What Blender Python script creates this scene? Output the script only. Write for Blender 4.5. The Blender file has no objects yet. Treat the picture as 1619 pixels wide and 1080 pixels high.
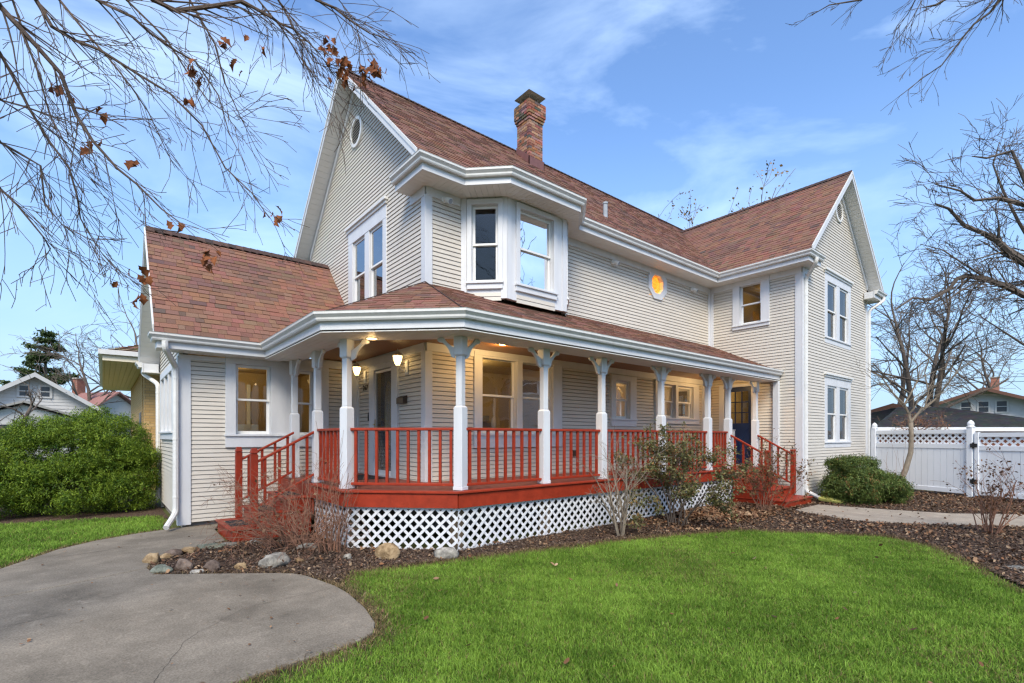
import bpy, math, random
import numpy as np
from mathutils import Vector, Matrix
rng = random.Random(7)
nrg = np.random.default_rng(7)
PI = math.pi
sc = bpy.context.scene
COL = sc.collection

# ------------------------------------------------------------------ camera
CAM_H, F_PX, CX, YH = 1.6, 787.0, 809.5, 691.0
RV = Vector((.7729, -.6346, 0)); FV = Vector((.6346, .7729, 0))
cd = bpy.data.cameras.new('camera'); cam = bpy.data.objects.new('camera', cd); COL.objects.link(cam)
cam.location = (0, 0, CAM_H)
cam.rotation_euler = (PI/2, 0, math.atan2(FV.y, FV.x) - PI/2)
cd.sensor_width = 36; cd.lens = 36*F_PX/1619; cd.shift_y = (YH-540)/1619; cd.clip_end = 3000; cd.clip_start = .05
sc.camera = cam

# ------------------------------------------------------------------ light
SUN_EL, SUN_AZ = math.radians(45), math.radians(231)     # direction the sun stands in (from +X, counter-clockwise)
w = bpy.data.worlds.new('World'); sc.world = w; w.use_nodes = True
nt = w.node_tree; nt.nodes.clear()
N = nt.nodes.new; LK = nt.links.new
out = N('ShaderNodeOutputWorld'); bg = N('ShaderNodeBackground'); sky = N('ShaderNodeTexSky')
sky.sky_type = 'NISHITA'; sky.sun_disc = False; sky.sun_elevation = SUN_EL
sky.sun_rotation = PI/2 - SUN_AZ; sky.air_density = 1.0; sky.dust_density = 1.0; sky.ozone_density = 1.8
tc = N('ShaderNodeTexCoord'); mp = N('ShaderNodeMapping'); mp.inputs['Scale'].default_value = (.9, 1.3, 3.0)
mp.inputs['Rotation'].default_value = (.15, .1, .5)
n1 = N('ShaderNodeTexNoise'); n1.inputs['Scale'].default_value = 1.7; n1.inputs['Detail'].default_value = 7; n1.inputs['Roughness'].default_value = .55; n1.inputs['Distortion'].default_value = .6
cr = N('ShaderNodeValToRGB'); cr.color_ramp.elements[0].position = .46; cr.color_ramp.elements[1].position = .86
cr.color_ramp.elements[0].color = (0, 0, 0, 1); cr.color_ramp.elements[1].color = (.6, .6, .6, 1)
mixc = N('ShaderNodeMix'); mixc.data_type = 'RGBA'
LK(tc.outputs['Generated'], mp.inputs['Vector']); LK(mp.outputs[0], n1.inputs['Vector']); LK(n1.outputs['Fac'], cr.inputs[0])
LK(cr.outputs[0], mixc.inputs['Factor']); LK(sky.outputs[0], mixc.inputs['A'])
mixc.inputs['B'].default_value = (7.0, 7.3, 7.6, 1)
# pale haze towards the horizon, all the way round
sep = N('ShaderNodeSeparateXYZ'); LK(tc.outputs['Generated'], sep.inputs[0])
hz = N('ShaderNodeMapRange'); hz.interpolation_type = 'SMOOTHSTEP'; hz.inputs['From Min'].default_value = .0; hz.inputs['From Max'].default_value = .55; hz.inputs['To Min'].default_value = .85; hz.inputs['To Max'].default_value = 0
LK(sep.outputs['Z'], hz.inputs['Value']); mixh = N('ShaderNodeMix'); mixh.data_type = 'RGBA'; LK(hz.outputs[0], mixh.inputs['Factor']); LK(mixc.outputs['Result'], mixh.inputs['A']); mixh.inputs['B'].default_value = (2.25, 2.75, 3.25, 1)
tint = N('ShaderNodeMix'); tint.data_type = 'RGBA'; tint.blend_type = 'MULTIPLY'; tint.inputs['Factor'].default_value = 1; tint.inputs['B'].default_value = (.84, 1.0, 1.17, 1)
LK(mixh.outputs['Result'], tint.inputs['A']); LK(tint.outputs['Result'], bg.inputs['Color']); bg.inputs['Strength'].default_value = .15
LK(bg.outputs[0], out.inputs[0])
sl = bpy.data.lights.new('sun', 'SUN'); sun = bpy.data.objects.new('sun', sl); COL.objects.link(sun)
sl.energy = 2.4; sl.angle = math.radians(24); sl.color = (1, .88, .70)
sd = Vector((math.cos(SUN_EL)*math.cos(SUN_AZ), math.cos(SUN_EL)*math.sin(SUN_AZ), math.sin(SUN_EL)))
sun.rotation_euler = sd.to_track_quat('Z', 'Y').to_euler()
sc.view_settings.view_transform = 'Standard'; sc.view_settings.look = 'None'; sc.view_settings.gamma = 1
sc.view_settings.exposure = 0.86
sc.cycles.use_denoising = True; sc.cycles.denoising_prefilter = 'NONE'; sc.cycles.filter_width = 1.35
sc.cycles.sample_clamp_indirect = 4; sc.cycles.caustics_reflective = False; sc.cycles.caustics_refractive = False
sc.cycles.max_bounces = 8; sc.cycles.transparent_max_bounces = 16

# ------------------------------------------------------------------ helpers
def ray(px, py): return FV + RV*((px-CX)/F_PX) + Vector((0, 0, (YH-py)/F_PX))
def at(px, py, X=None, Y=None, Z=None, D=None):
    """a point of the survey: the sight line px,py met with a plane or taken at depth D"""
    d = ray(px, py)
    t = D if D is not None else (X/d.x if X is not None else Y/d.y if Y is not None else (Z-CAM_H)/d.z)
    return Vector((0, 0, CAM_H)) + d*t

def mat(name, col, rough=.6, var=0., scale=8., bump=0., bscale=None, spec=.4, stretch=None, attr=None, col2=None, detail=4, coat=0, speck=0.):
    m = bpy.data.materials.new(name); m.use_nodes = True
    t = m.node_tree; b = t.nodes['Principled BSDF']
    b.inputs['Roughness'].default_value = rough; b.inputs['Specular IOR Level'].default_value = spec
    if coat: b.inputs['Coat Weight'].default_value = coat
    base = None
    c4 = (*col, 1)
    tcn = t.nodes.new('ShaderNodeTexCoord'); src = tcn.outputs['Object']
    if stretch:
        mpn = t.nodes.new('ShaderNodeMapping'); mpn.inputs['Scale'].default_value = stretch; t.links.new(src, mpn.inputs[0]); src = mpn.outputs[0]
    if attr:
        a = t.nodes.new('ShaderNodeAttribute'); a.attribute_name = attr; base = a.outputs['Color']
    if var or col2:
        nz = t.nodes.new('ShaderNodeTexNoise'); nz.inputs['Scale'].default_value = scale; nz.inputs['Detail'].default_value = detail; nz.inputs['Roughness'].default_value = .65
        t.links.new(src, nz.inputs['Vector'])
        if col2:
            rp = t.nodes.new('ShaderNodeValToRGB'); rp.color_ramp.elements[0].position = .38; rp.color_ramp.elements[1].position = .64
            rp.color_ramp.elements[0].color = c4; rp.color_ramp.elements[1].color = (*col2, 1)
            t.links.new(nz.outputs['Fac'], rp.inputs[0]); base2 = rp.outputs[0]
            if base is None: base = base2
        if var:
            hs = t.nodes.new('ShaderNodeHueSaturation'); mr = t.nodes.new('ShaderNodeMapRange')
            mr.inputs['From Min'].default_value = .25; mr.inputs['From Max'].default_value = .75
            mr.inputs['To Min'].default_value = 1-var; mr.inputs['To Max'].default_value = 1+var
            t.links.new(nz.outputs['Fac'], mr.inputs['Value']); t.links.new(mr.outputs[0], hs.inputs['Value'])
            if base is not None: t.links.new(base, hs.inputs['Color'])
            else: hs.inputs['Color'].default_value = c4
            base = hs.outputs[0]
            if speck:       # fine aggregate and pale wear patches
                n3 = t.nodes.new('ShaderNodeTexNoise'); n3.inputs['Scale'].default_value = 70; n3.inputs['Detail'].default_value = 6; n3.inputs['Roughness'].default_value = .8; t.links.new(src, n3.inputs['Vector'])
                n4 = t.nodes.new('ShaderNodeTexNoise'); n4.inputs['Scale'].default_value = 5; n4.inputs['Detail'].default_value = 9; n4.inputs['Roughness'].default_value = .75; n4.inputs['Distortion'].default_value = 1.2; t.links.new(src, n4.inputs['Vector'])
                m3 = t.nodes.new('ShaderNodeMapRange'); m3.inputs['From Min'].default_value = .3; m3.inputs['From Max'].default_value = .7; m3.inputs['To Min'].default_value = 1-speck; m3.inputs['To Max'].default_value = 1+speck; t.links.new(n3.outputs['Fac'], m3.inputs['Value'])
                h3 = t.nodes.new('ShaderNodeHueSaturation'); t.links.new(m3.outputs[0], h3.inputs['Value']); t.links.new(base, h3.inputs['Color'])
                m4 = t.nodes.new('ShaderNodeMapRange'); m4.inputs['From Min'].default_value = .56; m4.inputs['From Max'].default_value = .72; m4.inputs['To Max'].default_value = .6; t.links.new(n4.outputs['Fac'], m4.inputs['Value'])
                mx4 = t.nodes.new('ShaderNodeMix'); mx4.data_type = 'RGBA'; t.links.new(m4.outputs[0], mx4.inputs['Factor']); t.links.new(h3.outputs[0], mx4.inputs['A']); mx4.inputs['B'].default_value = (*[min(1, c_*1.75) for c_ in col], 1); base = mx4.outputs['Result']
    if base is not None: t.links.new(base, b.inputs['Base Color'])
    else: b.inputs['Base Color'].default_value = c4
    if bump:
        n2 = t.nodes.new('ShaderNodeTexNoise'); n2.inputs['Scale'].default_value = bscale or scale*4; n2.inputs['Detail'].default_value = 5
        t.links.new(src, n2.inputs['Vector'])
        bp = t.nodes.new('ShaderNodeBump'); bp.inputs['Strength'].default_value = bump; bp.inputs['Distance'].default_value = .02
        t.links.new(n2.outputs['Fac'], bp.inputs['Height']); t.links.new(bp.outputs[0], b.inputs['Normal'])
    return m
def emit(name, col, st):
    m = bpy.data.materials.new(name); m.use_nodes = True; t = m.node_tree; b = t.nodes['Principled BSDF']
    b.inputs['Base Color'].default_value = (*col, 1); b.inputs['Emission Color'].default_value = (*col, 1); b.inputs['Emission Strength'].default_value = st
    return m
def glassmat(name, tint, refl, mul=.75):
    m = bpy.data.materials.new(name); m.use_nodes = True; t = m.node_tree; t.nodes.clear()
    o = t.nodes.new('ShaderNodeOutputMaterial'); mx = t.nodes.new('ShaderNodeMixShader'); tr = t.nodes.new('ShaderNodeBsdfTransparent'); gl = t.nodes.new('ShaderNodeBsdfGlossy')
    lw = t.nodes.new('ShaderNodeLayerWeight'); lw.inputs['Blend'].default_value = .35
    ad = t.nodes.new('ShaderNodeMath'); ad.operation = 'MULTIPLY_ADD'; ad.use_clamp = True; ad.inputs[1].default_value = mul; ad.inputs[2].default_value = refl
    tr.inputs[0].default_value = (*tint, 1); gl.inputs['Roughness'].default_value = .01; gl.inputs['Color'].default_value = (.9, .92, .95, 1)
    nz = t.nodes.new('ShaderNodeTexNoise'); nz.inputs['Scale'].default_value = 1.6; bp = t.nodes.new('ShaderNodeBump'); bp.inputs['Strength'].default_value = .06; bp.inputs['Distance'].default_value = .05
    tcn = t.nodes.new('ShaderNodeTexCoord'); t.links.new(tcn.outputs['Object'], nz.inputs['Vector']); t.links.new(nz.outputs['Fac'], bp.inputs['Height']); t.links.new(bp.outputs[0], gl.inputs['Normal'])
    t.links.new(lw.outputs['Fresnel'], ad.inputs[0]); t.links.new(ad.outputs[0], mx.inputs[0]); t.links.new(tr.outputs[0], mx.inputs[1]); t.links.new(gl.outputs[0], mx.inputs[2]); t.links.new(mx.outputs[0], o.inputs[0])
    return m

M = {}
M['siding'] = mat('siding', (.58, .54, .475), .5, .07, 1.6, .06, 60, stretch=(1, 1, 5))
M['gapshade'] = mat('gap_shade_backing', (.10, .088, .074), .9)  # siding backing coloured dark, paints in the shadow lines between courses
M['trim'] = mat('trim_paint', (.615, .63, .655), .45, .07, 2.2, .05, 40, stretch=(2, 2, .5))
M['gutter'] = mat('gutter_enamel', (.66, .66, .64), .38, .08, 9, 0)
M['soffit'] = mat('soffit', (.70, .69, .66), .5, .04, 4)
M['red'] = mat('red_paint', (.27, .030, .011), .5, .26, 7, .10, 30, spec=.25)
M['reddeck'] = mat('worn_red_deck', (.20, .062, .042), .65, .32, 6, .1, 30)
M['shingle'] = mat('shingle', (.2, .1, .07), .9, .20, 60, .5, 160, attr='Col', spec=.15)
M['ridge'] = mat('ridge_cap', (.075, .05, .045), .9, .25, 20, .4, 120, spec=.15)
M['brick'] = mat('brick_clay', (.3, .12, .07), .9, .25, 14, .5, 60, attr='Col', spec=.15)
M['mortar'] = mat('mortar', (.42, .37, .31), .95, .2, 20)
M['flash'] = mat('copper_brown_flashing', (.17, .075, .065), .5, .15, 8)
M['metal'] = mat('weathered_metal', (.26, .245, .21), .5, .3, 9)
M['glasslow'] = None
M['galv'] = mat('galvanised', (.30, .33, .36), .45, .15, 9)
M['wood'] = mat('stained_ceiling', (.24, .105, .04), .4, .3, 3, .05, 30, stretch=(1, 12, 12))
M['navy'] = mat('navy_door_paint', (.012, .028, .085), .35, .1, 6)
M['storm'] = mat('storm_door_dark', (.035, .033, .035), .35)
M['brass'] = mat('brass', (.55, .38, .10), .3); M['brass'].node_tree.nodes['Principled BSDF'].inputs['Metallic'].default_value = .9
M['bronze'] = mat('bronze', (.07, .05, .035), .4)
M['black'] = mat('black_plastic', (.015, .016, .017), .45)
M['rubber'] = mat('rubber_mat', (.02, .02, .022), .9, .3, 30, .3)
M['white'] = mat('white_plastic', (.78, .78, .76), .4)
M['vinyl'] = mat('white_vinyl_fence', (.74, .765, .80), .4, .025, 3)
M['glass'] = glassmat('window_glass', (.80, .82, .80), .0, .6)
M['glassup'] = glassmat('window_glass_mirrorlike', (.55, .58, .6), .30)
M['glasslow'] = glassmat('window_glass_dim', (.6, .62, .62), .0, .22)
M['glassdoor'] = glassmat('storm_glass', (.85, .86, .86), .0, .5)
M['leaded'] = mat('leaded_glass', (.46, .37, .20), .2, .35, 30, .4, 60, spec=.6)
M['lampglass'] = emit('lantern_glass', (1, .70, .30), 3.5)
M['lens'] = emit('downlight_lens', (1, .66, .25), 4)
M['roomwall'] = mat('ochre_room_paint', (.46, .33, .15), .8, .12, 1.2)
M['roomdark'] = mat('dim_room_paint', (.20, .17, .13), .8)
M['roomfloor'] = mat('room_floor', (.10, .05, .025), .5, .2, 4, stretch=(1, 8, 1))
M['bark'] = mat('bark', (.12, .097, .080), .95, .35, 18, .6, 60, stretch=(1, 1, .35), spec=.1)
M['barkpale'] = mat('pale_bark', (.21, .175, .135), .95, .3, 22, .5, 60, stretch=(1, 1, .4), spec=.1)
M['limb'] = mat('brown_limb_bark', (.125, .092, .074), .95, .3, 18, .4, 60, spec=.1)
M['twig'] = mat('twig', (.23, .125, .085), .9, .3, 15, spec=.1)
M['deadleaf'] = mat('dead_leaf', (.21, .075, .03), .8, .35, 20, spec=.15)
M['concrete'] = mat('concrete', (.200, .172, .134), .92, .46, 1.3, .12, 150, spec=.12, detail=12, speck=.5)
M['path'] = mat('path_concrete', (.33, .28, .22), .9, .25, 2.5, .1, 90, spec=.2, detail=10, speck=.4)
M['soil'] = mat('bark_mulch', (.045, .031, .024), .95, .4, 30, .5, 60, spec=.1, col2=(.12, .082, .058))
M['bedsoil'] = M['soil']
M['rockA'] = mat('tan_stone', (.22, .145, .075), .9, .4, 9, .6, 40, spec=.15, col2=(.33, .24, .14))
M['rockB'] = mat('grey_stone', (.17, .16, .14), .9, .4, 9, .6, 40, spec=.15, col2=(.31, .29, .25))
M['rockC'] = mat('mauve_stone', (.12, .088, .072), .9, .4, 9, .6, 40, spec=.15, col2=(.19, .145, .115))
M['rockD'] = mat('green_grey_stone', (.12, .135, .105), .9, .4, 9, .6, 40, spec=.15, col2=(.20, .21, .17))
M['ground'] = mat('turf_ground', (.070, .080, .028), .95, .3, 3, .1, 60, spec=.1, col2=(.10, .115, .045))
def leafmat(name, rough=.55, trans=.25):
    m = mat(name, (.1, .1, .1), rough, .15, 6, attr='Col', spec=.25)
    t = m.node_tree; b = t.nodes['Principled BSDF']; o = t.nodes['Material Output']
    tl = t.nodes.new('ShaderNodeBsdfTranslucent'); mx = t.nodes.new('ShaderNodeMixShader'); mx.inputs[0].default_value = trans
    t.links.new(b.inputs['Base Color'].links[0].from_socket, tl.inputs[0]); t.links.new(b.outputs[0], mx.inputs[1]); t.links.new(tl.outputs[0], mx.inputs[2]); t.links.new(mx.outputs[0], o.inputs['Surface'])
    return m
M['leaf'] = leafmat('foliage'); M['grass'] = leafmat('grass_blades', .6, .3); M['litter'] = leafmat('leaf_litter', .85, .1)

class MB:
    """collects polygons; build() links them as one mesh object"""
    def __init__(s): s.v = []; s.f = []; s.c = []
    def face(s, pts, col=None):
        i = len(s.v); s.v += [tuple(p) for p in pts]; s.f.append(tuple(range(i, i+len(pts)))); s.c.append(col)
    def hexa(s, a, col=None):
        i = len(s.v); s.v += [tuple(p) for p in a]
        for q in ((3, 2, 1, 0), (4, 5, 6, 7), (0, 1, 5, 4), (1, 2, 6, 5), (2, 3, 7, 6), (3, 0, 4, 7)):
            s.f.append(tuple(i+k for k in q)); s.c.append(col)
    def box(s, x0, x1, y0, y1, z0, z1, col=None):
        s.hexa([(x0, y0, z0), (x1, y0, z0), (x1, y1, z0), (x0, y1, z0), (x0, y0, z1), (x1, y0, z1), (x1, y1, z1), (x0, y1, z1)], col)
    def prism(s, poly, d, col=None):
        n = len(poly); i = len(s.v); d = Vector(d)
        s.v += [tuple(p) for p in poly] + [tuple(Vector(p)+d) for p in poly]
        s.f.append(tuple(range(i+n-1, i-1, -1))); s.c.append(col)
        s.f.append(tuple(range(i+n, i+2*n))); s.c.append(col)
        for k in range(n):
            k2 = (k+1) % n; s.f.append((i+k, i+k2, i+n+k2, i+n+k)); s.c.append(col)
    def lathe(s, c, prof, n=12, axis='z', rot=0):
        i = len(s.v)
        for r, h in prof:
            for k in range(n):
                a = 2*PI*k/n+rot
                s.v.append((c[0]+r*math.cos(a), c[1]+r*math.sin(a), c[2]+h))
        for j in range(len(prof)-1):
            for k in range(n):
                k2 = (k+1) % n; s.f.append((i+j*n+k, i+j*n+k2, i+(j+1)*n+k2, i+(j+1)*n+k)); s.c.append(None)
        s.f.append(tuple(i+k for k in range(n-1, -1, -1))); s.c.append(None)
        s.f.append(tuple(i+(len(prof)-1)*n+k for k in range(n))); s.c.append(None)
    def tube(s, pts, rad, n=6, cap=True, col=None):
        pts = [Vector(p) for p in pts]
        if isinstance(rad, (int, float)): rad = [rad]*len(pts)
        i0 = len(s.v); up = None
        for k, p in enumerate(pts):
            d = (pts[min(k+1, len(pts)-1)]-pts[max(k-1, 0)])
            if d.length < 1e-9: d = Vector((0, 0, 1))
            d.normalize()
            if up is None:
                up = d.orthogonal().normalized()
            else:
                up = (up-d*up.dot(d))
                up = up.normalized() if up.length > 1e-6 else d.orthogonal().normalized()
            sd_ = d.cross(up)
            for j in range(n):
                a = 2*PI*j/n; q = p+(up*math.cos(a)+sd_*math.sin(a))*rad[k]; s.v.append((q.x, q.y, q.z))
        for k in range(len(pts)-1):
            for j in range(n):
                j2 = (j+1) % n; s.f.append((i0+k*n+j, i0+k*n+j2, i0+(k+1)*n+j2, i0+(k+1)*n+j)); s.c.append(col)
        if cap and n > 2:
            s.f.append(tuple(i0+j for j in range(n-1, -1, -1))); s.c.append(col)
            e = i0+(len(pts)-1)*n; s.f.append(tuple(e+j for j in range(n))); s.c.append(col)
    def build(s, name, m, parent=None, smooth=False, bevel=0):
        me = bpy.data.meshes.new(name); me.from_pydata(s.v, [], s.f)
        if any(c is not None for c in s.c):
            a = me.color_attributes.new('Col', 'FLOAT_COLOR', 'CORNER'); buf = []
            for f, c in zip(s.f, s.c): buf += [*(c or (.1, .1, .1)), 1.0]*len(f)
            a.data.foreach_set('color', buf)
        if smooth: me.polygons.foreach_set('use_smooth', [True]*len(me.polygons))
        me.materials.append(m if not isinstance(m, str) else M[m])
        me.update()
        o = bpy.data.objects.new(name, me); COL.objects.link(o)
        if parent: par(o, parent)
        if bevel:
            b = o.modifiers.new('bevel', 'BEVEL'); b.width = bevel; b.segments = 2; b.limit_method = 'ANGLE'
        return o
def par(o, p):
    o.parent = p
    o.matrix_parent_inverse = Matrix.Translation(-p.location) if p.parent is None else Matrix()      # parts are modelled in world space
def thing(name, label, cat, loc=(0, 0, 0), group=None):
    o = bpy.data.objects.new(name, None); COL.objects.link(o); o.location = loc; o.empty_display_size = .2
    o['label'] = label; o['category'] = cat
    if group: o['group'] = group
    return o
def tag(o, label, cat, group=None):
    o['label'] = label; o['category'] = cat
    if group: o['group'] = group
    return o
def stuff(o, label=None, cat=None):
    o['kind'] = 'stuff'
    if label: o['label'] = label
    if cat: o['category'] = cat
    return o
def struct(o): o['kind'] = 'structure'; return o
def npmesh(name, V, loops, counts, m, col=None, parent=None, smooth=False):
    me = bpy.data.meshes.new(name); me.vertices.add(len(V)); me.vertices.foreach_set('co', np.ascontiguousarray(V, dtype=np.float32).ravel())
    me.loops.add(len(loops)); me.loops.foreach_set('vertex_index', np.ascontiguousarray(loops, dtype=np.int32))
    me.polygons.add(len(counts)); st = np.concatenate(([0], np.cumsum(counts)[:-1])).astype(np.int32)
    me.polygons.foreach_set('loop_start', st); me.polygons.foreach_set('loop_total', np.asarray(counts, dtype=np.int32))
    if col is not None:
        a = me.color_attributes.new('Col', 'FLOAT_COLOR', 'POINT'); a.data.foreach_set('color', np.concatenate([col, np.ones((len(col), 1))], 1).astype(np.float32).ravel())
    me.materials.append(M[m]); me.update(calc_edges=True); me.validate()
    o = bpy.data.objects.new(name, me); COL.objects.link(o)
    if parent: par(o, parent)
    return o
def clip(poly, a, b, c):
    """keep a*x+b*y<=c of a 2-D polygon"""
    r = []
    for i in range(len(poly)):
        p, q = poly[i], poly[(i+1) % len(poly)]
        dp, dq = a*p[0]+b*p[1]-c, a*q[0]+b*q[1]-c
        if dp <= 0: r.append(p)
        if (dp < 0 < dq) or (dq < 0 < dp):
            t = dp/(dp-dq); r.append((p[0]+(q[0]-p[0])*t, p[1]+(q[1]-p[1])*t))
    return r
def clip_convex(poly, conv):
    A = sum(conv[i][0]*conv[(i+1) % len(conv)][1]-conv[(i+1) % len(conv)][0]*conv[i][1] for i in range(len(conv)))
    s = 1 if A > 0 else -1
    for i in range(len(conv)):
        p, q = conv[i], conv[(i+1) % len(conv)]
        a, b = (q[1]-p[1])*s, -(q[0]-p[0])*s
        poly = clip(poly, a, b, a*p[0]+b*p[1])
        if len(poly) < 3: return []
    return poly
def sweep(mb, path, prof, zbase):
    """profile (out, z) swept along an XY path; out lies to the right of the walking direction"""
    pts = [Vector((p[0], p[1])) for p in path]; rows = []
    for k, p in enumerate(pts):
        d0 = (p-pts[k-1]).normalized() if k else None; d1 = (pts[k+1]-p).normalized() if k < len(pts)-1 else None
        n0 = Vector((d0.y, -d0.x)) if d0 else None; n1_ = Vector((d1.y, -d1.x)) if d1 else None
        if n0 and n1_:
            m_ = (n0+n1_).normalized(); m_ = m_/max(.3, m_.dot(n0))
        else: m_ = n0 or n1_
        rows.append([(p.x+m_.x*o_, p.y+m_.y*o_, zbase+z_) for o_, z_ in prof])
    n = len(prof)
    for k in range(len(rows)-1):
        for j in range(n):
            j2 = (j+1) % n; mb.face([rows[k][j], rows[k+1][j], rows[k+1][j2], rows[k][j2]])
    mb.face(rows[0]); mb.face(rows[-1][::-1])

class Fr:
    """a wall's frame: u along the wall, n outward, z up"""
    def __init__(s, o, u, n): s.o = Vector((o[0], o[1], 0)); s.u = Vector((u[0], u[1], 0)).normalized(); s.n = Vector((n[0], n[1], 0)).normalized()
    def p(s, u, z, n=0): return s.o+s.u*u+s.n*n+Vector((0, 0, z))
    def box(s, mb, u0, u1, z0, z1, n0, n1, col=None):
        P = s.p
        mb.hexa([P(u0, z0, n0), P(u1, z0, n0), P(u1, z0, n1), P(u0, z0, n1), P(u0, z1, n0), P(u1, z1, n0), P(u1, z1, n1), P(u0, z1, n1)], col)
def one(name, m, parent, fn, **k):
    mb = MB(); fn(mb); return mb.build(name, m, parent, **k)

# ------------------------------------------------------------------ house numbers
XG, YW, YB = 4.214, 7.433, 13.43
RY, RZ = 10.43, 9.40              # main ridge
XW, YF, XR = 13.45, 5.0, 18.46    # wing
WRX, WRZ = 15.96, 8.93
XL, YL = 1.02, 10.36              # low wing on the street side
LRY, LRZ = 12.15, 5.73
ZD = .835                          # porch floor
ZS, ZE = 5.84, 6.06               # main soffit, eave
PS, PE = 3.03, 3.28               # porch soffit, eave
house = thing('house', 'two storey beige clapboard house with brown shingle roof and red railed wraparound porch', 'house', (XG, YW, 0))

# ---- walls and clapboards
EXPO = .077
nclap = [0]
def spans(u0, u1, zc, holes):
    sp = [(u0, u1)]
    for (a, b, c, d) in holes:
        if c < zc < d:
            ns = []
            for s0, s1 in sp:
                if b <= s0 or a >= s1: ns.append((s0, s1)); continue
                if a > s0: ns.append((s0, a))
                if b < s1: ns.append((b, s1))
            sp = ns
    return [s_ for s_ in sp if s_[1]-s_[0] > .03]
def siding(fr, z0, z1, ufun, holes, zmaxparts=True, label=None):
    """backing wall with the openings left out, then one board per course and stretch"""
    us = sorted(set([0.] + [v for h in holes for v in h[:2]]))
    back = MB(); zs = sorted(set([z0, z1]+[min(max(v, z0), z1) for h in holes for v in h[2:]]))
    for a, b in zip(zs[:-1], zs[1:]):
        if b-a < 1e-4: continue
        steps = max(1, int((b-a)/.25)) if ufun(z0) != ufun(z1) else 1
        for k in range(steps):
            za, zb = a+(b-a)*k/steps, a+(b-a)*(k+1)/steps
            la, ra = ufun(za); lb, rb_ = ufun(zb)
            for s0, s1 in spans(min(la, lb), max(ra, rb_), (za+zb)/2, holes):
                A = s0 if s0 > max(la, lb) else la; B = s1 if s1 < min(ra, rb_) else ra
                A2 = s0 if s0 > max(la, lb) else lb; B2 = s1 if s1 < min(ra, rb_) else rb_
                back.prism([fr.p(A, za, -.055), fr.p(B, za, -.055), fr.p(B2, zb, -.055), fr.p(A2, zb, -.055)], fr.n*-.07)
    wall = back.build('wall', 'gapshade', house)
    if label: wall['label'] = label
    rest = MB(); k = math.floor(z0/EXPO)
    while k*EXPO < z1:
        a, b = max(z0, k*EXPO+.0095), min(z1, (k+1)*EXPO); k += 1
        if b-a < .012: continue
        zc = (a+b)/2; la, ra = ufun(a); lb, rb_ = ufun(b)
        if ra-la < .05: continue
        for s0, s1 in spans(max(la, la), min(ra, ra), zc, holes):
            mb = MB() if nclap[0] < 300 and zmaxparts else rest
            t0 = s0; t1 = s1
            top0 = s0 if s0 != la else lb; top1 = s1 if s1 != ra else rb_
            if top1-top0 < .01: top1 = top0 = (top0+top1)/2
            P = fr.p
            mb.hexa([P(t0, a, -.056), P(t1, a, -.056), P(t1, a, .014), P(t0, a, .014), P(top0, b, -.056), P(top1, b, -.056), P(top1, b, .002), P(top0, b, .002)])
            if mb is not rest:
                nclap[0] += 1; mb.build('clapboard', 'siding', wall)
    if rest.f: stuff(rest.build('clapboards', 'siding', wall))
    return wall

# openings (outer edge of casing, a little inside)
def h(u0, u1, z0, z1, m=.03): return (u0+m, u1-m, z0+m, z1-m)
FL = Fr((0, YW), (1, 0), (0, -1))        # long wall, u = X
FG = Fr((XG, 0), (0, 1), (-1, 0))        # gable wall, u = Y
FLW = Fr((0, YL), (1, 0), (0, -1))       # low wing front, u = X
FLS = Fr((XL, 0), (0, 1), (-1, 0))       # low wing side
FWL = Fr((XW, 0), (0, 1), (-1, 0))       # wing side, u = Y
FWF = Fr((0, YF), (1, 0), (0, -1))       # wing front, u = X
W1 = (5.19, 7.43, 1.40, 3.16); W2 = (9.03, 9.97, 1.85, 3.05); W3 = (10.75, 12.80, 1.95, 3.05)
DR = (8.40, 9.65, ZD, 3.05)
GW = (8.91, 10.83, 4.2, 6.08)
LW1 = (1.72, 2.756, 1.41, 3.06); LW2 = (2.756, 3.59, 1.41, 3.02)
WWL = (5.77, 6.75, 4.53, 5.86); BD = (6.12, 7.14, ZD, 3.05)
WFU = (14.93, 16.97, 4.14, 6.02); WFL = (14.93, 16.97, 1.31, 3.22)
OCT = (10.47, 11.24, 5.09, 5.86)
SW = (10.95, 13.5, 1.55, 2.98)
MEY, WEX = 6.93, 12.98
mslope = (RZ-ZE)/(RY-MEY); wsl = (WRZ-ZE)/(WRX-WEX); lsl = (LRZ-3.30)/(LRY-9.86)
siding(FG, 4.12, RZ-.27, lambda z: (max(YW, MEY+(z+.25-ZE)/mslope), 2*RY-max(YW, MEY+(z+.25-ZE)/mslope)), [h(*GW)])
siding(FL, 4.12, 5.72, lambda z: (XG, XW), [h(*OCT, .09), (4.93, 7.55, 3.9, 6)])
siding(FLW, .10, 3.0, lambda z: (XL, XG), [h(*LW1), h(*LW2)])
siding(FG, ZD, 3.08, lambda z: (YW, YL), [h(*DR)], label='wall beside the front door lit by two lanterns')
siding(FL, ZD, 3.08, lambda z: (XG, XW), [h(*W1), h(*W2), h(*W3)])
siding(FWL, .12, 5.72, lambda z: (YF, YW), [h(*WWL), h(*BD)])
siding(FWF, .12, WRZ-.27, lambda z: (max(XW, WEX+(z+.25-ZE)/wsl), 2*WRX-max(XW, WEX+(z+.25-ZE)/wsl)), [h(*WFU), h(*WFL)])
siding(FLS, .15, LRZ-.27, lambda z: (max(YL, 9.86+(z+.25-3.30)/lsl), 2*LRY-max(YL, 9.86+(z+.25-3.30)/lsl)), [h(*SW)])

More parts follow.
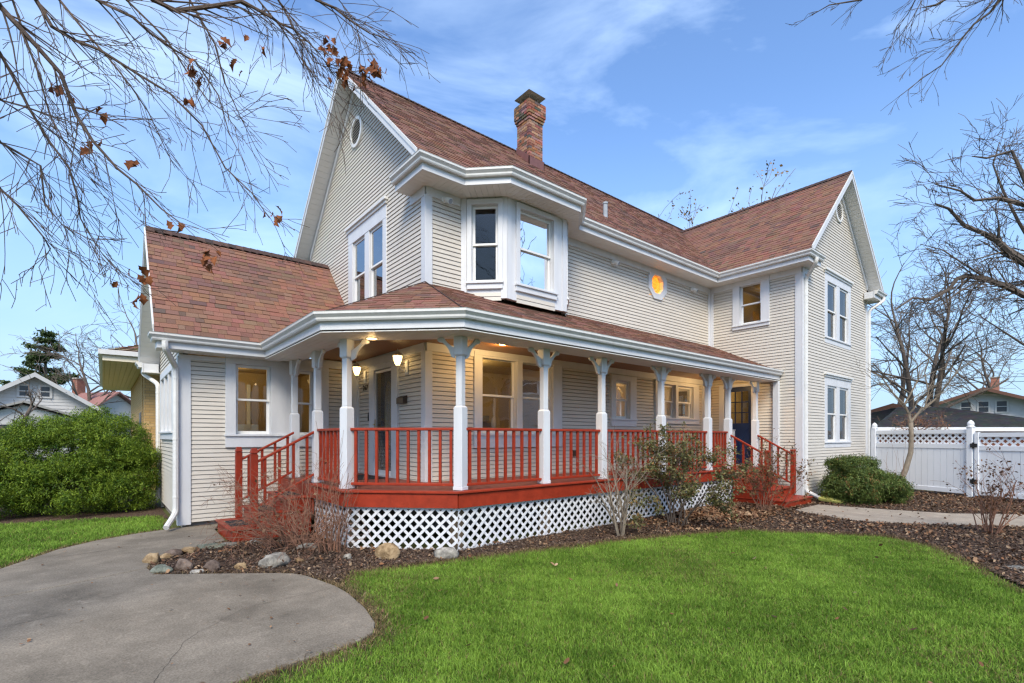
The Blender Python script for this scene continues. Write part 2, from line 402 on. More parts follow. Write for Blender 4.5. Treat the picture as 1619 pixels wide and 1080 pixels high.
# ---- corner boards, friezes, water tables
def bd(fr, u0, u1, z0, z1, t=.028, name='corner_board'):
    return one(name, 'trim', house, lambda mb: fr.box(mb, u0, u1, z0, z1, -.01, t), bevel=.004)
c = .115
bd(FL, XG-.028, XG+c, 4.12, 5.70); bd(FG, YW, YW+c, 4.12, 5.68)
bd(FL, XG-.028, XG+c, ZD, 3.06); bd(FG, YW, YW+c, ZD, 3.06)
bd(FL, XW-c, XW, 4.12, 5.70); bd(FWL, YW-c, YW-.03, 4.12, 5.70)
bd(FLW, XL-.028, XL+.17, .06, 3.0); bd(FLS, YL, YL+.12, .06, 3.0)
bd(FLW, XG-.16, XG, ZD, 3.02); bd(FG, YL-.12, YL-.03, ZD, 3.06)
bd(FWL, YF, YF+.15, .08, 5.70); bd(FWF, XW-.028, XW+.13, .08, 5.70)
bd(FWF, XR-.13, XR+.02, .08, 5.70)
bd(FL, XW-.45, XW-.33, ZD, 3.06)
# friezes
for fr, a, b, z in ((FL, XG+.0, 4.90, 5.69), (FL, 7.56, XW, 5.69), (FWL, YF, YW, 5.69), (FLW, XL, 2.65, 2.96)):
    bd(fr, a, b, z, z+.16 if z > 4 else z+.08, .034, 'frieze_board')
bd(FL, XG, XW-.03, 3.06, 3.20, .034, 'frieze_board'); bd(FG, YW, YL-.03, 3.06, 3.20, .034, 'frieze_board'); bd(FLW, 2.65, XG-.03, 3.02, 3.18, .034, 'frieze_board')
bd(FG, YW, YW+.5, 5.68, 5.84, .034, 'frieze_board'); bd(FWF, XW, XW+.35, 5.69, 5.85, .034, 'frieze_board')
one('foundation', mat('foundation_block', (.25, .23, .21), .9, .2, 5, .3), house, lambda mb: (mb.box(XL+.06, XG, YL+.06, 13.9, -.3, .2), mb.box(XG, 19, YW+.1, YB, -.3, ZD), mb.box(XW+.06, XR-.06, YF+.06, YB, -.3, .3)))
# back and far walls so that the house is closed
one('back_wall', 'siding', house, lambda mb: (mb.box(XG, 19, YB-.1, YB, 0, 5.84), mb.box(XL, XG, 13.84, 13.94, 0, 3.0), mb.box(XR-.1, XR-.021, YF+.15, YB, 0, 5.84),
    mb.prism([(18.9, YW, 5.8), (18.9, YB, 5.8), (18.9, RY, RZ-.2)], (.1, 0, 0))))

# ---- roofs
SH = [(.222, .116, .084), (.206, .107, .079), (.236, .126, .091), (.190, .100, .075), (.160, .092, .074), (.128, .082, .072), (.214, .111, .081), (.226, .120, .086)]
SHW = [5, 5, 3.5, 4, 1.6, .9, 5, 5]
nsh = [0]
def roof(name, O, U, V, poly, parts=0, e=.130, lab=None):
    """O eave point, U along the eave, V up the slope (unit), poly = (u, v) outline"""
    O = Vector(O); U = Vector(U).normalized(); V = Vector(V).normalized(); Nn = U.cross(V)
    if Nn.z < 0: Nn = -Nn
    base = MB(); P = lambda u, v, n: O+U*u+V*v+Nn*n
    base.prism([P(u, v, -.002) for u, v in poly], -Nn*.05)
    deck = base.build(name, 'ridge', house)
    if lab: deck['label'] = lab
    u0, u1 = min(p[0] for p in poly), max(p[0] for p in poly); v0, v1 = min(p[1] for p in poly), max(p[1] for p in poly)
    rest = MB(); v = v0; r_ = random.Random(hash(name) % 1000 + int(O.x*10)); row = 0
    patch = {}
    while v < v1:
        u = u0-r_.random()*.3
        while u < u1:
            wd = r_.choice((.10, .13, .16, .19, .22, .26)); 
            q = clip_convex([(u, v), (u+wd-.004, v), (u+wd-.004, v+e+.012), (u, v+e+.012)], poly)
            if len(q) >= 3:
                lam = r_.random() < .5; hgt = .016 if lam else .009
                key = (int((u+r_.random()*.3)/.75), int(v/.45))
                if key not in patch: patch[key] = r_.random()
                cc = r_.choices(SH, SHW)[0]; pv = patch[key]
                if pv < .18: cc = tuple(.6*a+.4*b for a, b in zip(cc, (.118, .078, .070)))
                elif pv > .72: cc = tuple(.5*a+.5*b for a, b in zip(cc, (.240, .122, .086)))
                cc = tuple(x*(.9+.2*r_.random()) for x in cc)
                isp = nsh[0] < 300 and parts and (parts < 0 or v < v0+parts)
                mb = MB() if isp else rest
                i = len(mb.v); n = len(q); top = []
                for uu, vv in q:
                    k = (vv-v)/(e+.012); top.append(P(uu, vv, hgt*(1-k)+.003*k))
                mb.face(top if Nn.dot((top[1]-top[0]).cross(top[2]-top[1])) > 0 else top[::-1], cc)
                for j in range(n):
                    j2 = (j+1) % n
                    mb.face([P(*q[j], -.001), P(*q[j2], -.001), top[j2], top[j]], tuple(x*.9 for x in cc))
                if isp: nsh[0] += 1; mb.build('shingle', 'shingle', deck)
            u += wd
        v += e; row += 1
    if rest.f: stuff(rest.build('shingles', 'shingle', deck))
    return deck
def sv(dy, dz): l = math.hypot(dy, dz); return l, dy/l, dz/l
# low street-side wing first: its courses are the nearest and largest
l, a, b = sv(LRY-9.86, LRZ-3.30)
roof('low_wing_roof', (.64, 9.86, 3.30), (1, 0, 0), (0, a, b), [(0, 0), (XG-.64, 0), (XG-.64, l), (0, l)], parts=1.9)
l, a, b = sv(-(LRY-9.86), LRZ-3.30)
roof('low_wing_roof', (.64, 2*LRY-9.86, 3.30), (1, 0, 0), (0, a, b), [(0, 0), (XG-.64, 0), (XG-.64, l), (0, l)])
# porch
EX, EY = 2.28, 5.50
cA, cB, cT = Vector((3.70, EY, PE)), Vector((EX, 6.92, PE)), Vector((XG-.02, YW-.02, 4.20))
l, a, b = sv(YW-EY, 4.20-PE)
roof('porch_roof', (0, EY, PE), (1, 0, 0), (0, a, b), [(cA.x, 0), (XW, 0), (XW, l), (XG, l)])
l, a, b = sv(XG-EX, 4.20-PE)
roof('porch_roof', (EX, 0, PE), (0, 1, 0), (a, 0, b), [(6.92, 0), (11.2, 0), (11.2, l), (YW, l)])
mid = (cA+cB)/2; Vd = cT-mid; Ud = (cA-cB).normalized(); Vd = Vd-Ud*Vd.dot(Ud)
tu = (cT-cB).dot(Ud)
roof('porch_roof', cB, Ud, Vd, [(0, 0), ((cA-cB).length, 0), (tu, Vd.length)], parts=-1)
# main
l, a, b = sv(RY-MEY, RZ-ZE)
roof('main_roof', (3.86, MEY, ZE), (1, 0, 0), (0, a, b), [(0, 0), (15.4, 0), (15.4, l), (0, l)])
roof('main_roof', (3.86, 2*RY-MEY, ZE), (1, 0, 0), (0, -a, b), [(0, 0), (15.4, 0), (15.4, l), (0, l)])
# wing
l, a, b = sv(WRX-WEX, WRZ-ZE)
roof('wing_roof', (WEX, 4.66, ZE), (0, 1, 0), (a, 0, b), [(0, 0), (2.9, 0), (5.7, l), (0, l)])
roof('wing_roof', (2*WRX-WEX, 4.66, ZE), (0, 1, 0), (-a, 0, b), [(0, 0), (3.6, 0), (5.7, l), (0, l)])
# bay eyebrow
bY = 6.38; bs = .55
Yi = (mslope*MEY-bs*bY)/(mslope-bs); Zi = ZE+(Yi-bY)*bs
l, a, b = sv(Yi-bY, Zi-ZE)
roof('bay_roof', (0, bY, ZE), (1, 0, 0), (0, a, b), [(5.22, 0), (6.98, 0), (6.446, l), (5.754, l)])
for sx, x0, x1 in ((1, 5.22, 4.67), (-1, 6.98, 7.53)):
    p0, p1 = Vector((x0, bY, ZE)), Vector((x1, MEY, ZE)); t_ = Vector((5.754 if sx > 0 else 6.446, Yi, Zi))
    Ud2 = (p1-p0).normalized(); Vd2 = t_-p0; Vd2 -= Ud2*Vd2.dot(Ud2)
    roof('bay_roof', p0, Ud2, Vd2, [(0, 0), ((p1-p0).length, 0), ((t_-p0).dot(Ud2), Vd2.length)])
# ridge caps
def ridgecap(name, p0, p1, wd=.13, drop=.115):
    p0, p1 = Vector(p0), Vector(p1); d = (p1-p0); L = d.length; d.normalize(); s_ = d.cross(Vector((0, 0, 1))).normalized()
    mb = MB(); k = 0.
    while k < L:
        a_, b_ = p0+d*k, p0+d*min(L, k+.24); up = Vector((0, 0, .028)); lo = Vector((0, 0, .016))
        c1 = rng.choice([(.075, .05, .045), (.10, .062, .052), (.06, .045, .042)])
        for sg in (1, -1):
            mb.hexa([a_+lo*0, b_+lo*0, b_+s_*sg*wd-Vector((0, 0, drop)), a_+s_*sg*wd-Vector((0, 0, drop)), a_+up, b_+lo, b_+s_*sg*wd-Vector((0, 0, drop-.016)), a_+s_*sg*wd-Vector((0, 0, drop-.028))], c1)
        k += .143
    return mb.build('ridge_cap', 'shingle', house)
ridgecap('r', (3.86, RY, RZ+.012), (19.2, RY, RZ+.012)); ridgecap('r', (WRX, 4.66, WRZ+.012), (WRX, 10.2, WRZ+.012)); ridgecap('r', (.64, LRY, LRZ+.012), (XG, LRY, LRZ+.012))
for A_ in (cA, cB):
    d_ = cT-A_; one('hip_seam', 'ridge', house, lambda mb: mb.tube([A_+Vector((0, 0, .018)), cT+Vector((0, 0, .02))], .010, 4))

# ---- rakes (barge boards, their soffits and wall friezes)
def rake(yz0, yz1, mk, xo, xw, aw):
    """slope from eave point to ridge point; mk(a, x, z) makes a 3-D point; xo outer face, xw wall face"""
    (a0, z0), (a1, z1) = yz0, yz1
    s_ = 1 if xw > xo else -1; sg_ = .14/abs(a1-a0); z0 += (z1-z0)*sg_; a0 += (a1-a0)*sg_
    mb = MB(); mb.hexa([mk(a0, xo, z0-.20), mk(a1, xo, z1-.20), mk(a1, xo+s_*.022, z1-.20), mk(a0, xo+s_*.022, z0-.20), mk(a0, xo, z0+.0), mk(a1, xo, z1+.0), mk(a1, xo+s_*.022, z1+.0), mk(a0, xo+s_*.022, z0+.0)])
    o = mb.build('rake_board', 'trim', house)
    mb = MB(); mb.hexa([mk(a0, xo-s_*.014, z0-.075), mk(a1, xo-s_*.014, z1-.075), mk(a1, xo-s_*.001, z1-.075), mk(a0, xo-s_*.001, z0-.075), mk(a0, xo-s_*.014, z0-.003), mk(a1, xo-s_*.014, z1-.003), mk(a1, xo-s_*.001, z1-.003), mk(a0, xo-s_*.001, z0-.003)])
    mb.build('rake_moulding', 'gutter', house)
    mb = MB(); n = int(math.hypot(a1-a0, z1-z0)/.13)
    for k in range(n):
        f0, f1 = k/n, (k+.93)/n
        A, B = (a0+(a1-a0)*f0, z0+(z1-z0)*f0-.19), (a0+(a1-a0)*f1, z0+(z1-z0)*f1-.19)
        mb.hexa([mk(A[0], xo+s_*.022, A[1]), mk(B[0], xo+s_*.022, B[1]), mk(B[0], xw, B[1]), mk(A[0], xw, A[1]), mk(A[0], xo+s_*.022, A[1]+.012), mk(B[0], xo+s_*.022, B[1]+.012), mk(B[0], xw, B[1]+.012), mk(A[0], xw, A[1]+.012)])
    mb.build('rake_soffit', 'soffit', house)
    mb = MB(); xf = xw-s_*.04; z0 = z0+(z1-z0)*(aw-a0)/(a1-a0); a0 = aw
    mb.hexa([mk(a0, xf, z0-.36), mk(a1, xf, z1-.36), mk(a1, xw, z1-.36), mk(a0, xw, z0-.36), mk(a0, xf, z0-.20), mk(a1, xf, z1-.20), mk(a1, xw, z1-.20), mk(a0, xw, z0-.20)])
    mb.build('rake_frieze', 'trim', house)
mkX = lambda a_, x, z: (x, a_, z); mkY = lambda a_, x, z: (a_, x, z)
rake((MEY, ZE), (RY, RZ), mkX, 3.85, XG, YW+.02); rake((2*RY-MEY, ZE), (RY, RZ), mkX, 3.85, XG, YB-.02)
rake((WEX, ZE), (WRX, WRZ), mkY, 4.65, YF, XW+.02); rake((2*WRX-WEX, ZE), (WRX, WRZ), mkY, 4.65, YF, XR-.02)
rake((9.86, 3.30), (LRY, LRZ), mkX, .63, XL, YL+.02); rake((2*LRY-9.86, 3.30), (LRY, LRZ), mkX, .63, XL, 13.9)

# ---- gutters, fascias, soffits
GPROF = [(.008, 0), (.008, -.115), (.062, -.115), (.074, -.095), (.076, -.07), (.098, -.045), (.112, -.03), (.112, 0), (.118, .008), (.104, .010), (.100, -.006), (.016, -.006), (.014, 0)]
FPROF = [(-.02, -.01), (-.02, -.225), (.006, -.225), (.006, -.01)]
eave_main = [(3.90, 7.93), (3.90, 6.98), (4.70, 6.98), (5.25, 6.43), (6.95, 6.43), (7.50, 6.98), (13.03, 6.98), (13.03, 4.70), (13.80, 4.70)]
eave_wr = [(18.10, 4.70), (18.89, 4.70), (18.89, 9.5)]
eave_low = [(.68, 10.22), (.68, 9.94), (2.30, 9.94), (2.30, 6.93), (3.71, 5.52), (XW-.03, 5.52)]
eave_far = [(1.9, 14.38), (.68, 14.38), (.68, 14.0)]
for path, z, nm in ((eave_main, ZE, 0), (eave_wr, ZE, 0), (eave_low, PE+.01, 0), (eave_far, PE+.01, 0)):
    one('gutter', 'gutter', house, lambda mb: sweep(mb, path, GPROF, z)); one('fascia', 'trim', house, lambda mb: sweep(mb, path, [(o_, z_ if z_ > -.1 else z_) for o_, z_ in FPROF], z))
    jn = MB()
    for k in range(len(path)-1):
        p0, p1 = Vector(path[k]), Vector(path[k+1]); L = (p1-p0).length
        for d_ in ([.12] if L > 1.2 else []):
            q0 = p0+(p1-p0).normalized()*d_; q1 = q0+(p1-p0).normalized()*.012
            sweep(jn, [q0, q1], [(o_+.003, z_) for o_, z_ in GPROF[1:9]]+[(.0, .0)], z)
    if jn.f: jn.build('gutter_joint', 'gutter', house)
def soffit(polys, z, ang, pitch=.105, name='soffit', m='soffit', thick=.012, gap=.005):
    mb = MB(); ca, sa = math.cos(ang), math.sin(ang)
    for poly in polys:
        w_ = [p[0]*-sa+p[1]*ca for p in poly]; k = math.floor(min(w_)/pitch)*pitch
        while k < max(w_):
            q = clip(clip(list(poly), -sa, ca, k+pitch-gap), sa, -ca, -k); k += pitch
            if len(q) >= 3: mb.prism([(x, y, z) for x, y in q], (0, 0, thick))
        mb.face([(x, y, z+thick+.002) for x, y in poly])
    return mb.build(name, m, house)
soffit([[(3.9, 6.98), (XG, 6.98), (XG, 7.93), (3.9, 7.93)]], ZS, 0)
soffit([[(XG, 6.98), (4.70, 6.98), (4.93, YW), (XG, YW)], [(7.50, 6.98), (13.03, 6.98), (13.45, YW), (7.52, YW)]], ZS, PI/2)
soffit([[(4.70, 6.98), (5.25, 6.43), (5.51, 6.86), (4.93, YW)]], ZS, PI/4); soffit([[(5.25, 6.43), (6.95, 6.43), (6.995, 6.86), (5.51, 6.86)]], ZS, PI/2); soffit([[(6.95, 6.43), (7.50, 6.98), (7.53, YW), (6.995, 6.86)]], ZS, -PI/4)
soffit([[(13.03, 6.98), (13.03, 4.70), (13.45, 5.0), (13.45, YW)]], ZS, 0); soffit([[(13.03, 4.70), (13.80, 4.70), (13.80, 5.0), (13.45, 5.0)]], ZS, PI/2)
soffit([[(18.10, 4.70), (18.89, 4.70), (18.89, 5.0), (18.10, 5.0)]], ZS, PI/2); soffit([[(18.46, 5.0), (18.89, 5.0), (18.89, 9), (18.46, 9)]], ZS, 0)
soffit([[(.68, 9.94), (2.65, 9.94), (2.65, YL), (.68, YL)]], 3.06, PI/2); soffit([[(.68, 13.94), (1.9, 13.94), (1.9, 14.38), (.68, 14.38)]], 3.06, PI/2)
# gable returns: closing faces
for a_, b_, y_ in ((3.91, XG-.03, 7.915),):
    one('eave_return', 'trim', house, lambda mb: (mb.box(3.905, XG-.035, 6.99, 7.92, ZS+.018, ZE-.03), mb.hexa([(3.9, 6.99, ZE-.025), (XG-.035, 6.99, ZE-.025), (XG-.035, 7.92, ZE-.025), (3.9, 7.92, ZE-.025), (3.9, 6.99, ZE+.03), (XG-.035, 6.99, ZE+.03), (XG-.035, 7.92, ZE+.10), (3.9, 7.92, ZE-.02)])))
for x0_, x1_ in ((13.04, 13.79), (18.11, 18.88)): one('eave_return', 'trim', house, lambda mb: mb.box(x0_, x1_, 4.705, YF-.035, ZS+.018, ZE-.02))
for y0_, y1_ in ((9.945, 10.21), (14.01, 14.37)): one('eave_return', 'trim', house, lambda mb: mb.box(.685, XL-.035, y0_, y1_, 3.08, PE-.01))
# porch soffit band and wood ceiling
CI = 5.80; CL = 2.62
soffit([[(3.71, 5.52), (XW, 5.52), (XW, CI+.24), (4.03, CI+.24)], [(2.30, 6.93), (2.86, 7.19), (2.86, 9.94), (2.30, 9.94)], [(2.30, 6.93), (3.71, 5.52), (4.03, CI+.24), (2.86, 7.19)]], PS, PI/2, name='porch_soffit')
one('porch_beam', 'trim', house, lambda mb: sweep(mb, [(2.86, 9.94), (2.86, 7.19), (4.03, CI+.24), (XW, CI+.24)], [(-.03, 0), (0, 0), (0, .20), (-.03, .20)], PS+.002))
soffit([[(4.03, CI+.26), (XW, CI+.26), (XW, YW), (4.03, YW)], [(2.88, 7.2), (4.03, CI+.26), (4.03, YL), (2.88, YL)], [(4.03, YW), (XG, YW), (XG, YL), (4.03, YL)]], 3.20, 0, .09, 'porch_ceiling', 'wood', .015, .003)

# ---- downspouts
def spout(pts, r=.036, name='downspout'):
    mb = MB(); pts = [Vector(p) for p in pts]
    # round the bends
    q = [pts[0]]
    for k in range(1, len(pts)-1):
        a_, b_, c_ = pts[k-1], pts[k], pts[k+1]; rr = min(.09, (b_-a_).length*.45, (c_-b_).length*.45)
        p0, p1 = b_+(a_-b_).normalized()*rr, b_+(c_-b_).normalized()*rr
        for t in (0, .25, .5, .75, 1): q.append(p0*(1-t)**2+b_*2*t*(1-t)+p1*t*t)
    q.append(pts[-1]); mb.tube(q, r*1.3, 8)
    o = mb.build(name, 'gutter', house, smooth=False)
    one('strap', 'gutter', o, lambda m_: [m_.tube([p, p+Vector((0, 0, .03))], r*1.42, 8) for p in [pts[-3]*(1-f)+pts[-2]*f for f in (.08, .5, .9)]] if len(pts) > 3 else m_.tube([pts[0], pts[0]+Vector((0, 0, .01))], r*1.4, 8))
    return o
spout([(.78, 9.87, 3.17), (.78, 9.87, 3.05), (.965, 10.30, 2.80), (.965, 10.30, .30), (.80, 9.98, .10)])
spout([(.72, 14.30, 3.17), (.72, 14.30, 3.05), (.965, 13.86, 2.80), (.965, 13.86, .2), (.8, 13.7, .1)])
spout([(13.35, 4.64, 5.95), (13.35, 4.64, 5.85), (13.56, 4.945, 5.55), (13.56, 4.945, .25), (13.50, 4.62, .12)])
spout([(18.80, 4.64, 5.95), (18.80, 4.64, 5.85), (18.51, 4.945, 5.55), (18.51, 4.945, .3), (18.6, 4.7, .15)])

# ---- windows
def window(fr, u0, u1, z0, z1, cas=.11, units=1, head=.11, apron=.13, crown=0, glass='glass', mull=.11, sash=.04, label=None, cas2=None, meet=.5, rec=1.):
    """double-hung window(s): casing part with sash, pane and sill children"""
    ca, cb = (cas, cas2) if cas2 is not None else (cas, cas)
    T = .045*rec
    mb = MB()
    fr.box(mb, u0, u0+ca, z0+apron, z1-head, -.02, T); fr.box(mb, u1-cb, u1, z0+apron, z1-head, -.02, T); fr.box(mb, u0, u1, z1-head, z1, -.02, T+.003); fr.box(mb, u0, u1, z0, z0+apron-.035, -.02, T)
    wu = (u1-u0-ca-cb-mull*(units-1))/units
    for k in range(1, units):
        m0 = u0+ca+k*wu+(k-1)*mull; fr.box(mb, m0, m0+mull, z0+apron, z1-head, -.02, T-.004)
    # reveals
    for k in range(units):
        a0 = u0+ca+k*(wu+mull); a1 = a0+wu
        fr.box(mb, a0-.01, a0+.012, z0+apron, z1-head, -.11, -.021); fr.box(mb, a1-.012, a1+.01, z0+apron, z1-head, -.11, -.021)
        fr.box(mb, a0, a1, z1-head-.012, z1-head+.01, -.11, -.021); fr.box(mb, a0, a1, z0+apron-.01, z0+apron+.012, -.11, -.021)
    wn = mb.build('window', 'trim', house, bevel=.004)
    if label: wn['label'] = label
    one('sill', 'trim', wn, lambda m_: fr.box(m_, u0-.015, u1+.015, z0+apron-.035, z0+apron, -.02, T+.028), bevel=.004)
    if crown:
        one('crown', 'gutter', wn, lambda m_: (fr.box(m_, u0-.03, u1+.03, z1, z1+crown*.55, -.02, T+.03), fr.box(m_, u0-.06, u1+.06, z1+crown*.55, z1+crown, -.02, T+.065)), bevel=.004)
    for k in range(units):
        a0 = u0+ca+k*(wu+mull)+.012; a1 = a0+wu-.024; b0 = z0+apron+.012; b1 = z1-head-.012; zm = b0+(b1-b0)*meet
        for lo, hi, n_, nm in ((zm-.018, b1, -.045*rec, 'upper'), (b0, zm+.018, -.045*rec-.033, 'lower')):
            ms = MB(); s_ = sash
            fr.box(ms, a0, a0+s_, lo, hi, n_-.03, n_); fr.box(ms, a1-s_, a1, lo, hi, n_-.03, n_); fr.box(ms, a0+s_, a1-s_, hi-s_, hi, n_-.03, n_); fr.box(ms, a0+s_, a1-s_, lo, lo+s_*(1.25 if nm == 'lower' else .9), n_-.03, n_)
            ms.build('sash', 'white', wn)
            one('pane', glass, wn, lambda m_: fr.box(m_, a0+s_*.9, a1-s_*.9, lo+s_*.8, hi-s_*.9, n_-.018, n_-.014))
    return wn
window(FL, *W1, units=2, head=.06, apron=.26, cas=.18, mull=.14, cas2=.26)
window(FL, *W2, head=.13, apron=.18, cas=.17, cas2=.24)
window(FL, *W3, units=2, head=.09, apron=.15, cas=.17, cas2=.28, mull=.12)
window(FG, *GW, units=2, head=.26, apron=.10, cas=.17, cas2=.24, mull=.22, crown=.11, glass='glassup', rec=.45)
window(FLW, *LW1, head=.11, apron=.24, cas=.17, cas2=.27)
window(FLW, *LW2, head=.10, apron=.22, cas=.13, cas2=.30)
window(FWL, *WWL, head=.13, apron=.12, cas=.22, cas2=.19)
window(FWF, *WFU, units=2, head=.20, apron=.16, cas=.20, cas2=.20, mull=.24, crown=.10, rec=.35, glass='glasslow')
window(FWF, *WFL, units=2, head=.22, apron=.16, cas=.20, cas2=.20, mull=.24, crown=.10, rec=.35, glass='glasslow')
window(FLS, *SW, units=3, head=.14, apron=.16, cas=.16, mull=.14)
# octagonal window
oc = ((OCT[0]+OCT[1])/2, (OCT[2]+OCT[3])/2)
def octp(r, n, z=0): return [FL.p(oc[0]+r*math.cos(PI/8+k*PI/4), oc[1]+r*math.sin(PI/8+k*PI/4), n) for k in range(8)]
def octring(mb, r0, r1, n0, n1):
    a_, b_, c_, d_ = octp(r0, n0), octp(r1, n0), octp(r0, n1), octp(r1, n1)
    for k in range(8):
        j = (k+1) % 8; mb.hexa([a_[k], a_[j], b_[j], b_[k], c_[k], c_[j], d_[j], d_[k]])
ow = one('octagon_window', 'trim', house, lambda mb: (octring(mb, .27, .42, -.02, .04), octring(mb, .255, .30, -.08, .028)))
ow['label'] = 'small octagonal window glowing orange'
one('pane', glassmat('amber_lit_glass', (.95, .8, .5), .0, .25), ow, lambda mb: mb.prism(octp(.265, -.06), (0, .004, 0)))

for z_, wn_ in ((GW, None),):
    one('reflection_panel', mat('lilac_sky_reflection', (.52, .49, .55), .8, .05, 3), house, lambda m_: FG.box(m_, GW[0]+.15, GW[1]-.2, 4.95, 5.85, -.16, -.15))  # added pale sheet: hazy sky reflection painted behind the gable panes
# ---- bay on the upper floor
B0, B1, B2, B3 = Vector((4.93, YW)), Vector((5.51, 6.86)), Vector((6.995, 6.86)), Vector((7.55, YW))
def bayside(p, q, u0, u1, glass, cas=.1):
    d_ = (q-p); L = d_.length; n_ = Vector((d_.y, -d_.x)).normalized(); fr = Fr(p, d_, n_)
    zb, zt = 4.05, ZS
    one('bay_wall', 'trim', house, lambda mb: (fr.box(mb, 0, u0, zb, zt, -.08, 0), fr.box(mb, u1, L, zb, zt, -.08, 0), fr.box(mb, u0, u1, 5.76, zt, -.08, 0), fr.box(mb, u0, u1, zb, 4.32, -.08, 0)))
    window(fr, u0-.09, u1+.09, 4.22, 5.84-.03, head=.09, apron=.13, cas=.085, glass=glass)
    # boards of the apron below the window
    for k in range(int(4.05/EXPO), int(4.2/EXPO)):
        one('clapboard', 'siding', house, lambda mb: mb.hexa([fr.p(u, z, n) for z, nb in ((k*EXPO+.01, .013), ((k+1)*EXPO, .004)) for u, n in ((u0-.06, -.01), (u1+.06, -.01), (u1+.06, nb), (u0-.06, nb))]))
    one('bay_post', 'trim', house, lambda mb: (fr.box(mb, 0, .10, zb, zt, 0, .02), fr.box(mb, L-.10, L+.008, zb, zt, 0, .02)))
one('reflection_panel', mat('lilac_sky_reflection_bay', (.50, .47, .52), .8, .05, 3), house, lambda m_: m_.box(5.75, 6.75, 7.05, 7.06, 4.3, 5.8))  # added panel behind the bay panes, its lilac stands for reflected sky
bayside(B0, B1, .20, .66, 'glass'); bayside(B1, B2, .29, 1.12, 'glassup'); bayside(B2, B3, .20, .60, 'glass')

# ---- front door (storm door over an inner door with an oval light), facing the street
FRd = FG
mb = MB(); d0, d1, dz = 8.645, 9.41, 2.90
FRd.box(mb, d1, DR[1], ZD, dz+.02, -.02, .05); FRd.box(mb, DR[0], d0, ZD, dz+.02, -.02, .05); FRd.box(mb, DR[0], DR[1], dz+.02, 3.02, -.02, .053)
FRd.box(mb, DR[0]-.03, DR[1]+.03, 3.02, 3.15, -.02, .075); FRd.box(mb, d0, d1, ZD, ZD+.03, -.02, .06)
door = mb.build('front_door', 'trim', house, bevel=.004); door['label'] = 'front door with white storm frame and oval leaded light'
one('storm_frame', 'white', door, lambda m_: (FRd.box(m_, d0, d0+.035, ZD+.03, dz, -.01, .03), FRd.box(m_, d1-.035, d1, ZD+.03, dz, -.01, .03), FRd.box(m_, d0+.035, d1-.035, dz-.04, dz, -.01, .03), FRd.box(m_, d0+.035, d1-.035, ZD+.03, ZD+.12, -.01, .03)))
one('storm_pane', 'glassdoor', door, lambda m_: FRd.box(m_, d0+.033, d1-.033, ZD+.115, dz-.038, .008, .012))
inner = MB(); FRd.box(inner, d0, d1, ZD+.03, dz, -.14, -.10); dl = inner.build('door_leaf', 'navy', door)
oz0, oz1, ou = ZD+.55, dz-.22, (d0+d1)/2
ovp = [FRd.p(ou+.17*math.cos(t), (oz0+oz1)/2+((oz1-oz0)/2)*math.sin(t), -.098) for t in [2*PI*k/24 for k in range(24)]]
ov = one('oval_light', 'leaded', door, lambda m_: m_.prism(ovp, (-.012, 0, 0)))
one('glass_came', 'brass', door, lambda m_: ([m_.tube([FRd.p(ou+r_*.17*math.cos(t), (oz0+oz1)/2+r_*((oz1-oz0)/2)*math.sin(t), -.083) for t in [2*PI*k/28 for k in range(29)]], .005, 4) for r_ in (.55, .8, 1.0)], [m_.tube([FRd.p(ou+x, oz0+.12, -.083), FRd.p(ou-x*.6, (oz0+oz1)/2, -.083), FRd.p(ou+x, oz1-.12, -.083)], .005, 4) for x in (-.09, -.03, .03, .09)]))
one('door_handle', 'brass', door, lambda m_: (FRd.box(m_, d1-.032, d1-.008, 1.72, 1.95, .03, .036), m_.tube([FRd.p(d1-.02, 1.85, .03), FRd.p(d1-.02, 1.85, .075), FRd.p(d1-.10, 1.85, .08)], .009, 6)))
one('door_knob', 'brass', door, lambda m_: (m_.tube([FRd.p(d1-.09, 1.80, -.10), FRd.p(d1-.09, 1.80, -.04)], [.02, .032], 8), m_.tube([FRd.p(d1-.09, 1.95, -.10), FRd.p(d1-.09, 1.95, -.07)], .026, 8)))
# ---- back door (navy, nine lights)
bd0, bd1, bz = 6.24, 6.99, 2.97
mb = MB(); FWL.box(mb, BD[0], bd0, ZD, bz, -.02, .045); FWL.box(mb, bd1, BD[1], ZD, bz, -.02, .045); FWL.box(mb, BD[0], BD[1], bz, 3.04, -.02, .048)
bdoor = mb.build('back_door', 'trim', house, bevel=.004); bdoor['label'] = 'navy back door with nine small panes'
gz0, gz1, gu0, gu1 = 1.98, 2.84, bd0+.10, bd1-.10
def leaf(m_):
    FWL.box(m_, bd0, gu0, ZD+.02, bz, -.06, -.015); FWL.box(m_, gu1, bd1, ZD+.02, bz, -.06, -.015); FWL.box(m_, gu0, gu1, gz1, bz, -.06, -.015); FWL.box(m_, gu0, gu1, ZD+.02, gz0, -.06, -.015)
    for k in (1, 2):
        u = gu0+(gu1-gu0)*k/3; FWL.box(m_, u-.012, u+.012, gz0, gz1, -.05, -.017); z = gz0+(gz1-gz0)*k/3; FWL.box(m_, gu0, gu1, z-.012, z+.012, -.05, -.018)
    # cross-buck
    for s_ in (0, 1):
        a_, b_ = (bd0+.1, bd1-.1) if s_ else (bd1-.1, bd0+.1); dd = .03 if b_ > a_ else -.03
        m_.hexa([FWL.p(a_, ZD+.15, -.014), FWL.p(a_+dd*2, ZD+.15, -.014), FWL.p(b_, 1.86, -.014), FWL.p(b_-dd*2, 1.86, -.014), FWL.p(a_, ZD+.15, -.004-s_*.002), FWL.p(a_+dd*2, ZD+.15, -.004-s_*.002), FWL.p(b_, 1.86, -.004-s_*.002), FWL.p(b_-dd*2, 1.86, -.004-s_*.002)])
one('door_leaf', 'navy', bdoor, leaf)
